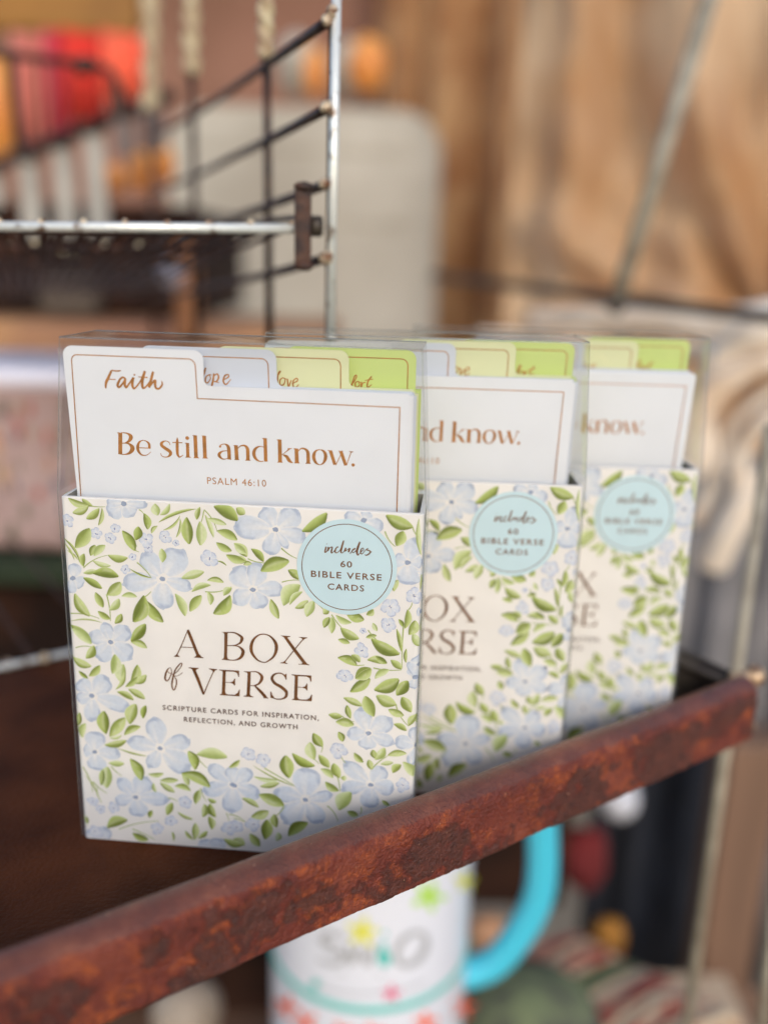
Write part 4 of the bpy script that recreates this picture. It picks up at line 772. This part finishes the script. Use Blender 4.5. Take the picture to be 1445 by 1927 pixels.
# ------------------------------------------------------------------ the mug on the shelf below
MY = .43
def ray_cyl(px, py, c, r):
    d = ray(px, py); o = CP - c
    A_ = d.x ** 2 + d.y ** 2; B_ = 2 * (o.x * d.x + o.y * d.y); C_ = o.x ** 2 + o.y ** 2 - r * r
    t = (-B_ - math.sqrt(max(0, B_ * B_ - 4 * A_ * C_))) / (2 * A_)
    return CP + d * t
ml, mr = at(507, 1760, MY), at(884, 1760, MY)
mc = Vector(((ml.x + mr.x) / 2, MY, 0)); MR = (mr.x - ml.x) / 2 * .975
mug = thing('travel_mug', 'white travel mug with turquoise handle and bright flower splashes below the tray', 'mug', (mc.x, mc.y, 0))
zb = ray_cyl(690, 1902, mc, MR).z
ztop = -.055
bot = zb - .225
mb = MB()
mb.lathe((0, 0), [(MR * .96, bot), (MR, bot + .004), (MR, ztop - .004), (MR * .97, ztop), (MR * .9, ztop), (MR * .88, ztop - .01)], 64)
link('mug_body', mb.mesh('mug_body', M['mug'], True), mug)
mb = MB(); mb.lathe((0, 0), [(MR + .0001, zb - .0023), (MR + .0008, zb - .0016), (MR + .0008, zb + .0016), (MR + .0001, zb + .0023)], 64, cap=False)
link('mug_band', mb.mesh('mug_band', M['teal'], True), mug)
hp = [ray(px, py) for px, py in ((880, 1470), (955, 1475), (1010, 1520), (1021, 1600), (1012, 1690), (972, 1765), (925, 1815), (868, 1835))]
HY = MY + .0
pts = [CP + d * (HY / d.y) - mc for d in hp]
mb = MB(); mb.tube([Vector(p) for p in spline([tuple(p) for p in pts], sub=6)], .0088, 16)
link('handle', mb.mesh('handle', M['turq'], True), mug)
def on_mug(px, py, d=.0003):
    p = ray_cyl(px, py, mc, MR) - mc; n_ = Vector((p.x, p.y, 0)).normalized(); return p + n_ * d
def mugstroke(txt, name, m, closed=False):
    mb = MB()
    def put(u, z, ly): return on_mug(u, -z, .0003 + ly * .00003)
    draw_strokes(txt, put, mb, 8); link(name, mb.mesh(name, M[m]), mug)
def sw(pts): return ';'.join('%g,%g,%g' % (x, -y, w_) for x, y, w_ in pts)
logo = '|'.join(['S' + sw([(652, 1766, 6), (625, 1757, 10), (606, 1768, 12), (625, 1785, 14), (648, 1800, 12), (630, 1815, 10), (600, 1806, 6)]),
                 'S' + sw([(655, 1775, 8), (662, 1812, 12), (677, 1785, 9), (692, 1814, 12), (704, 1775, 8)]),
                 'C' + sw([(798, 1760, 10), (800, 1782, 15), (785, 1808, 13), (757, 1816, 11), (746, 1798, 12), (755, 1772, 12), (778, 1756, 10)]),
                 'S' + sw([(596, 1856, 3), (640, 1868, 3), (690, 1871, 3), (760, 1862, 3), (800, 1848, 3)]),
                 'S' + sw([(640, 1832, 4), (720, 1836, 4)])])
mugstroke(logo, 'mug_lettering', 'logo_grey')
mugstroke('S' + sw([(723, 1772, 4), (720, 1792, 16), (723, 1806, 26), (723, 1818, 14)]) + '|O%g,%g,%g' % (724, -1757, 9) + '|O%g,%g,%g' % (594, -1853, 18), 'teal_splash', 'teal')
def splat(px, py, r, seed, name, m):
    rg = random.Random(seed); mb = MB(); a0 = rg.uniform(0, 6); P = []
    for k in range(30):
        a = a0 + k / 30 * 2 * math.pi; rr = r * (.62 + .38 * math.cos(5 * a + a0)) * rg.uniform(.9, 1.1)
        P.append(on_mug(px + rr * math.cos(a), py + rr * math.sin(a) * .95, .0004))
    mb.add([on_mug(px, py, .0005)] + P, [(0, 1 + k, 1 + (k + 1) % 30) for k in range(30)]); link(name, mb.mesh(name, M[m]), mug)
splat(682, 1754, 34, 1, 'yellow_splash', 'yel'); splat(806, 1686, 34, 2, 'lime_splash', 'lime'); splat(874, 1660, 22, 3, 'yellow_splash', 'yel')
splat(736, 1870, 19, 4, 'pink_splash', 'pink')
for k, (px, py) in enumerate(((575, 1925), (640, 1945), (700, 1948), (800, 1925), (870, 1895), (538, 1895))):
    splat(px, py, 26, 10 + k, 'coral_splash', 'coral')

# ------------------------------------------------------------------ cloth behind: burlap curtain, draped cloth, dark cloth
def cloth_mesh(x0, x1, y0, y1, z0, z1, folds, amp, seed, nu=220, nv=90, taper=.5, gather=None):
    mb = MB()
    def f(u, v):
        ph = 0; d = 0
        for k, (fr, am) in enumerate(folds):
            d += am * math.sin(2 * math.pi * fr * u + seed * (k + 1) * 1.7 + (1 - v) * taper * (k - 1) * 1.6 + 1.2 * noise.noise(Vector((u * 3, v * 1.2, seed))))
        d += .8 * noise.noise(Vector((u * 4 + v * 1.5, v * 2.2, seed + 5))) + .5 * noise.noise(Vector((u * 9 - v * 5, v * 5, seed + 9))) + .22 * noise.noise(Vector((u * 22 + v * 9, v * 12, seed)))
        if gather:      # wrinkles that radiate from where the cloth is caught up
            gx, gz = x0 + (x1 - x0) * u - gather[0], z0 + (z1 - z0) * v - gather[1]
            rad = math.hypot(gx, gz) + .03; an = math.atan2(gz, gx)
            d += (1.3 * math.sin(an * 9 + 3 * noise.noise(Vector((gx * 8, gz * 8, 1)))) + .6 * math.sin(an * 17 + 2)) * 1.35 * math.exp(-rad * 2.2) * min(1, rad * 6)
        d *= amp
        x = x0 + (x1 - x0) * u; y = y0 + (y1 - y0) * u
        return (x + d * .3, y + d, z0 + (z1 - z0) * v)
    mb.grid(f, nu, nv); return mb
def cloth(name, label, cat, mats, *a, **k):
    o = link(name, cloth_mesh(*a, **k).mesh(name, mats, True), label=label, category=cat)
    return o
def xz(px, py, y):
    p = at(px, py, y); return p.x, p.z
xa, _ = xz(705, 300, 1.80); xb, _ = xz(1060, 300, 1.80)
cloth('tan_shaded_curtain', 'brown tan curtain, coloured browner for the shade of its folds, hanging in soft vertical folds behind the cream cabinet', 'curtain', M['tan_shaded_cloth'], xa, xb, 1.86, 1.76, -.6, 1.1, ((3.1, .8), (5.3, .3)), .045, 2.0)
xa, _ = xz(975, 300, 1.06); xb, _ = xz(1600, 300, .98); GP = at(1440, 640, 1.02)
cloth('burlap_curtain', 'pale burlap curtain bunched in folds behind the leaning grey rod', 'curtain', M['burlap'], xa, xb, 1.12, .98, -.35, .65, ((2.6, .8), (5.2, .3)), .024, 5.0, taper=1.2, gather=(GP.x, GP.z))

def bundle(name, label, cat, strands, m, y0):
    """cloth gathered into ropes of folds: each fold is a tapering swept roll, all one mesh"""
    mb = MB()
    for pts, r in strands:
        P = spline([tuple(at(px, py, y0 + dy)) for px, py, dy in pts], sub=8)
        n = len(P); rs = [1.3 * at(722 + r, 963, y0).x * (.75 + .35 * math.sin(3.1 * i / n + r)) for i in range(n)]
        mb.tube([Vector(p) + Vector((0, 0, .003 * noise.noise(Vector(p) * 30))) for p in P], rs, 14)
    return link(name, mb.mesh(name, m, True), label=label, category=cat)
bundle('gathered_cloth', 'greige cloth gathered and draped in rope-like folds over the grey crossbar', 'cloth',
       [([(1500, 610, 0), (1400, 640, .01), (1340, 700, .02), (1330, 800, .03), (1345, 900, .04), (1310, 980, .05)], 34),
        ([(1500, 680, -.01), (1420, 690, 0), (1350, 730, .01), (1300, 800, .02), (1290, 880, .04)], 30),
        ([(1520, 650, .0), (1420, 655, .02), (1300, 660, .06), (1150, 640, .12), (900, 640, .16)], 34),
        ([(1500, 770, -.01), (1430, 800, 0), (1395, 860, .01), (1390, 960, .02)], 28),
        ([(1500, 860, 0), (1430, 900, .01), (1380, 980, .02), (1340, 1060, .04)], 24),
        ([(1510, 720, .01), (1440, 745, .02), (1380, 800, .03), (1360, 880, .04)], 22),
        ([(1500, 590, .03), (1350, 610, .06), (1200, 600, .1), (1000, 600, .16)], 26)], M['greige'], .60)
x0, z1 = xz(1240, 860, .80); x1, z0 = xz(1560, 1560, .80)
cloth('slate_cloth', 'slate grey cloth hanging below the gathered folds', 'cloth', M['slate'], x0, x1, .84, .80, z0 - .25, z1, ((2.3, .8), (5.1, .4)), .02, 3.3, nv=20)
x0, z1 = xz(1135, 1380, .74); x1, z0 = xz(1385, 1960, .74)
cloth('navy_cloth', 'very dark navy cloth hanging beside the brown post under the tray', 'cloth', M['navy'], x0, x1, .76, .74, z0 - .1, z1, ((1.6, .8), (4, .4)), .012, 1.3, nv=20)
p, q = at(1412, 1380, .66), at(1412, 2050, .66)
mb = MB(); mb.box((p.x - .022, p.y - .02, q.z), (p.x + .022, p.y + .02, p.z)); bevel(link('wooden_post', mb.mesh('wooden_post', M['brown_wood']), label='brown wooden post standing right of the dark navy cloth', category='post'), .004)

# leaning rod and crossbar of the stand at the back
st = thing('garment_stand', 'grey metal stand with a leaning rod and a dark crossbar before the burlap', 'stand')
mb = MB(); mb.tube([at(1352, -60, .62), at(1155, 585, .62)], .0054, 12); link('leaning_rod', mb.mesh('leaning_rod', M['grey_wire'], True), st)
mb = MB(); mb.tube([at(815, 518, 1.0), at(1160, 562, .66), at(1520, 606, .55)], .0042, 12); link('crossbar', mb.mesh('crossbar', M['dark_rod'], True), st)
mb = MB(); mb.ball(at(1160, 575, .615), .0062, 12); link('joint', mb.mesh('joint', M['dark_rod'], True), st)

# ------------------------------------------------------------------ cream cabinet
CY = 1.45
a = at(322, 205, CY); b = at(788, 1100, CY)
cab = thing('cream_cabinet', 'cream painted cabinet with rounded top corners standing behind the wire panel', 'cabinet', (0, 0, 0))
mb = MB(); rr = .055
ol = [(a.x, b.z)] + [(b.x, b.z)] + [(b.x - rr + rr * math.cos(R(t)), a.z - rr + rr * math.sin(R(t))) for t in range(0, 91, 10)] + [(a.x + rr + rr * math.cos(R(t)), a.z - rr + rr * math.sin(R(t))) for t in range(90, 181, 10)]
n = len(ol); dp = .3
vs = [(x, CY, z) for x, z in ol] + [(x, CY + dp, z) for x, z in ol]
mb.add(vs, [tuple(range(n)), tuple(range(n, 2 * n))[::-1]] + [(i, (i + 1) % n, n + (i + 1) % n, n + i) for i in range(n)])
bevel(link('cabinet_body', mb.mesh('cabinet_body', M['cream_paint']), cab), .008, 3)
for (pa, pb) in ((215, 288), (296, 424), (436, 700)):
    p, q = at(334, pa, CY), at(776, pb, CY)
    mb = MB(); mb.box((p.x, CY - .004, q.z), (q.x, CY - .0005, p.z)); bevel(link('drawer_front', mb.mesh('drawer_front', M['cream_paint']), cab), .003)

# ------------------------------------------------------------------ far left things
def slabbox(name, label, cat, px0, py0, px1, py1, y, dep, m, bev=.005, tilt=0):
    p, q = at(px0, py0, y), at(px1, py1, y)
    mb = MB(); mb.box((0, 0, 0), (q.x - p.x, dep, p.z - q.z))
    o = link(name, mb.mesh(name, M[m] if isinstance(m, str) else m), None, (p.x, y, q.z), tilt, label=label, category=cat)
    return bevel(o, bev, 3)
slabbox('plank_wall', 'brown mauve boarded wall at the back of the stall', 'wall', -300, -250, 760, 760, 2.1, .05, 'mauve_wall')
slabbox('amber_panel', 'amber wooden board above the pleated red cloth', 'board', -60, -80, 262, 62, 1.25, .03, 'amber')
# pleated cloth in bands of colour
pc = thing('pleated_cloth', 'pleated cloth in dusty pink, red and coral behind the wire basket', 'cloth')
for (pxa, pxb, pya, pyb, m) in ((26, 92, 55, 272, 'dusty'), (88, 124, 52, 262, 'magenta'), (120, 200, 50, 225, 'red'), (196, 276, 52, 185, 'coral')):
    p, q = at(pxa, pya, 1.0), at(pxb, pyb, 1.0)
    mb = MB(); mb.grid(lambda u, v: (p.x + (q.x - p.x) * u, 1.0 + .006 * math.sin(u * 12.6) + .02 * math.sin(3 * u), q.z + (p.z - q.z) * v), 24, 2)
    o = link('cloth_pleat', mb.mesh('cloth_pleat', M[m], True), pc, label={'dusty': 'dusty pink pleat', 'magenta': 'magenta pleat', 'red': 'bright red pleat', 'coral': 'coral orange pleat'}[m])
    s = o.modifiers.new('thickness', 'SOLIDIFY'); s.thickness = .004
def orb(name, label, cat, px, py, rpx, y, m, sq=(1, 1, 1), wob=.05, grp=None):
    c = at(px, py, y); r = rpx / FPX * y
    mb = MB(); mb.ball((0, 0, 0), r, 24, sq, wob)
    o = link(name, mb.mesh(name, M[m], True), None, c, label=label, category=cat)
    if grp: o['group'] = grp
    return o
orb('orange_gourd', 'tall orange gourd at the far left beside the wire basket', 'gourd', -8, 205, 38, 1.05, 'gold', (1, 1, 2.4))
orb('orange_gourd', 'brownish small gourd, leftmost of three under the slatted crate', 'gourd', 212, 338, 27, .95, 'gold', (1, 1, .95), grp='gourds under the crate')
orb('orange_gourd', 'light golden gourd between the other two under the slatted crate', 'gourd', 268, 322, 24, .9, 'gold', (1, 1, 1.45), grp='gourds under the crate')
orb('orange_gourd', 'orange gourd nearest the dark panel wire, rightmost of three', 'gourd', 311, 308, 18, .9, 'gold', (1, 1, 1.8), grp='gourds under the crate')
orb('orange_gourd', 'orange and cream gourd on top of the cream cabinet', 'gourd', 692, 122, 34, 1.58, 'gold', (1, 1, 1.35))
orb('cream_gourd', 'cream gourd next to the orange one on top of the cabinet', 'gourd', 655, 130, 34, 1.62, 'cream_paint', (1, 1, 1.4))
orb('cream_gourd', 'cream gourd seen through the grid panel on top of the cabinet', 'gourd', 560, 122, 36, 1.6, 'cream_paint', (1, 1, 1.4))
orb('orange_gourd', 'orange gourd seen just left of the pale upright', 'gourd', 592, 134, 20, 1.55, 'gold', (1, 1, 2))
# grey white slats of a crate, nearer to the right
cr = thing('slatted_crate', 'grey white slatted crate slanting behind the rusty wires', 'crate')
tops = [(-40, 318), (28, 292), (92, 262), (152, 236), (205, 205), (258, 186)]
for k, (px, py) in enumerate(tops):
    y = .95 - .03 * k
    p, q = at(px + 4, py, y), at(px + 50, 440 if k < 4 else 292 - 10 * (k - 4), y)
    mb = MB(); mb.box((p.x, y, q.z), (q.x, y + .008, p.z)); bevel(link('crate_slat', mb.mesh('crate_slat', M['grey_slat'] if k < 4 else M['mauve_slat']), cr), .002)
p, q = at(-60, 330, .97), at(320, 178, .80)
mb = MB(); mb.tube([p, q], .006, 10); link('top_rail', mb.mesh('top_rail', M['wire_dark'], True), cr)
# wire basket handle
bk = thing('wire_basket', 'dark wire basket with a curved handle at the upper left', 'basket')
for pts in ([(-60, 96), (20, 102), (100, 112), (160, 118), (205, 135), (226, 175), (232, 215)], [(20, 102), (24, 160), (32, 230), (40, 300)]):
    P = spline([tuple(at(px, py, .66)) for px, py in pts], sub=6)
    mb = MB(); mb.tube(P, .0030, 10); link('basket_wire', mb.mesh('basket_wire', M['wire_dark'], True), bk)
for k in range(5):
    P = [at(70 + 34 * k, 112 + 3 * k, .68), at(80 + 34 * k, 300 - 18 * k, .72)]
    mb = MB(); mb.tube(P, .0013, 8); link('basket_wire', mb.mesh('basket_wire', M['wire_dark'], True), bk)
mb = MB(); mb.ball(at(160, 122, .655), .0065, 12, (1.3, 1, .9), .2); link('handle_clip', mb.mesh('handle_clip', M['bracket_rust'], True), bk)
# dark crates behind the wire shelf
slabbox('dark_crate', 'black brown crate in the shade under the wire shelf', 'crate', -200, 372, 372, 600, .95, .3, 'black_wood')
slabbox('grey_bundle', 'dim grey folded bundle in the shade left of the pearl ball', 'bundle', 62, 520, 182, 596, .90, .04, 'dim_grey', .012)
orb('pearl_ball', 'shiny lilac grey ball before the brown upright plank', 'ball', 322, 515, 25, .78, 'pearl', wob=0)
slabbox('upright_plank', 'orange brown plank standing behind the pearl ball', 'plank', 322, 455, 374, 640, .84, .02, 'brown_wood2')
slabbox('display_board', 'orange tan wooden board lying behind the lilac pillow', 'board', -200, 598, 620, 720, .86, .2, 'tan_wood')
# printed pillow package; lit top and shaded front put into the colours
pk = thing('printed_package', 'padded floral package, coloured pale lilac for its lit top and mauve for its shaded front', 'package')
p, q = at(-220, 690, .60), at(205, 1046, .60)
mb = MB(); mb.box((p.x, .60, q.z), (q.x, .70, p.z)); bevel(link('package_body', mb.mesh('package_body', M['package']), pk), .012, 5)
p2 = at(205, 738, .60); mb = MB(); mb.box((p.x - .001, .597, p2.z), (p2.x + .001, .702, p.z + .003)); bevel(link('package_lit_top', mb.mesh('package_lit_top', M['lilac']), pk, label='puffed pale lilac top, its lit tone put into the colour'), .012, 5)
rg = random.Random(4); mb = MB()
for k in range(34):
    px, py = rg.uniform(-10, 150), rg.uniform(760, 1020); c = at(px, py, .5992); r = rg.uniform(.002, .006)
    cc = rg.choice(((150, 130, 90), (170, 90, 80), (120, 110, 90), (190, 150, 120), (110, 100, 110)))
    mb.add([(c.x + r * .6 * math.cos(a), .5992 - .0001 * (k % 5), c.z + r * (1 + (k % 3) * .5) * math.sin(a)) for a in [i * math.pi / 5 for i in range(10)]], [tuple(range(10))], [lin(cc)] * 10)
link('package_print', mb.mesh('package_print', M['ink'], ink=True), pk)
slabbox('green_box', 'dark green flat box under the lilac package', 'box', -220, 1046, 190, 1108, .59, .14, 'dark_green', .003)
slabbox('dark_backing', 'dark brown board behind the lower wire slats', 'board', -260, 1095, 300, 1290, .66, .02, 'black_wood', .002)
# ------------------------------------------------------------------ lower right, behind the mug
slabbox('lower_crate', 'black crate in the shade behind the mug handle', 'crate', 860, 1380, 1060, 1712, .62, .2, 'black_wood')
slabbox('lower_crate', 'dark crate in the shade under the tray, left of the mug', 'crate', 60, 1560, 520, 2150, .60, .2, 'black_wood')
orb('terracotta_bowl', 'pale terracotta bowl between the mug and its handle', 'bowl', 918, 1755, 46, .58, 'terra', (1, 1, .9))
orb('red_bag', 'dark red cloth bag behind the turquoise handle', 'bag', 1098, 1610, 58, .70, 'dark_red', (1, 1, 1.2), .25)
orb('mustard_squash', 'mustard yellow squash under the dark red bag', 'squash', 1145, 1765, 38, .68, 'mustard', (1, 1, 1.25), .1)
orb('grey_pompom', 'pale grey pompom hanging under the far end of the tray', 'pompom', 1165, 1500, 44, .68, 'dim_white', wob=.15)
orb('beige_jar', 'beige rounded jar under the tray at the lower left', 'jar', 352, 1905, 82, .52, 'beige', (1, 1, 1.0), .04)
# shelf below
LZ = bot - .0005
ls = thing('lower_shelf', 'worn brown wooden shelf under the mug and the folded quilt', 'shelf')
mb = MB(); mb.box((-.6, .30, LZ - .02), (.75, .64, LZ)); link('shelf_board', mb.mesh('shelf_board', M['shelf_wood']), ls)
# folded patchwork quilt: stacked folds of bands
ql = thing('patchwork_quilt', 'folded patchwork quilt in faded red, cream and green bands on the lower shelf', 'quilt')
qc = [(0, 'q_red'), (1, 'q_cream'), (2, 'q_red2'), (3, 'q_cream'), (4, 'q_green'), (5, 'q_red'), (6, 'q_cream')]
A0 = at(1000, 1752, .62); B0 = at(1290, 1905, .50)
dirq = (B0 - A0); nrm = Vector((-dirq.y, dirq.x, 0)).normalized()
for k in range(9):
    t0, t1 = k / 9, (k + 1) / 9
    m = ['q_red', 'q_cream', 'q_red2', 'q_green', 'q_cream', 'q_red', 'q_cream', 'q_red2', 'q_cream'][k]
    mb = MB()
    def f(u, v):
        p = A0 + dirq * (t0 + (t1 - t0) * u * .98)
        a = math.pi * (v * 1.2 - .1)
        w_ = .055
        return (p.x - nrm.x * w_ * math.cos(a) * 1.0 , p.y - nrm.y * w_ * math.cos(a) - .02, p.z + .022 * math.sin(a) - .022 + .003 * math.sin(u * 9 + k) + .003 * noise.noise(Vector((p.x * 40, v * 5, k))))
    mb.grid(f, 10, 24); o = link('quilt_band', mb.mesh('quilt_band', M[m], True), ql)
    s = o.modifiers.new('thickness', 'SOLIDIFY'); s.thickness = .004
mb = MB(); c = at(1190, 1900, .56); mb.box((c.x - .09, c.y - .05, LZ + .001), (c.x + .09, c.y + .05, min(c.z - .012, LZ + .045))); link('quilt_underside', mb.mesh('quilt_underside', M['q_cream']), ql)
c = at(1000, 1925, .50); mb = MB(); mb.ball((0, 0, 0), .048, 32, (1, 1, .62), .04); link('green_cushion', mb.mesh('green_cushion', M['sage'], True), None, c, label='sage green round cushion with a dark dimple beside the mug', category='cushion')
# the ground of the stall and its cloth back
mb = MB(); mb.grid(lambda u, v: (-30 + 60 * u, -30 + 60 * v, -.95), 2, 2); link('ground', mb.mesh('ground', M['ground']), kind='structure')
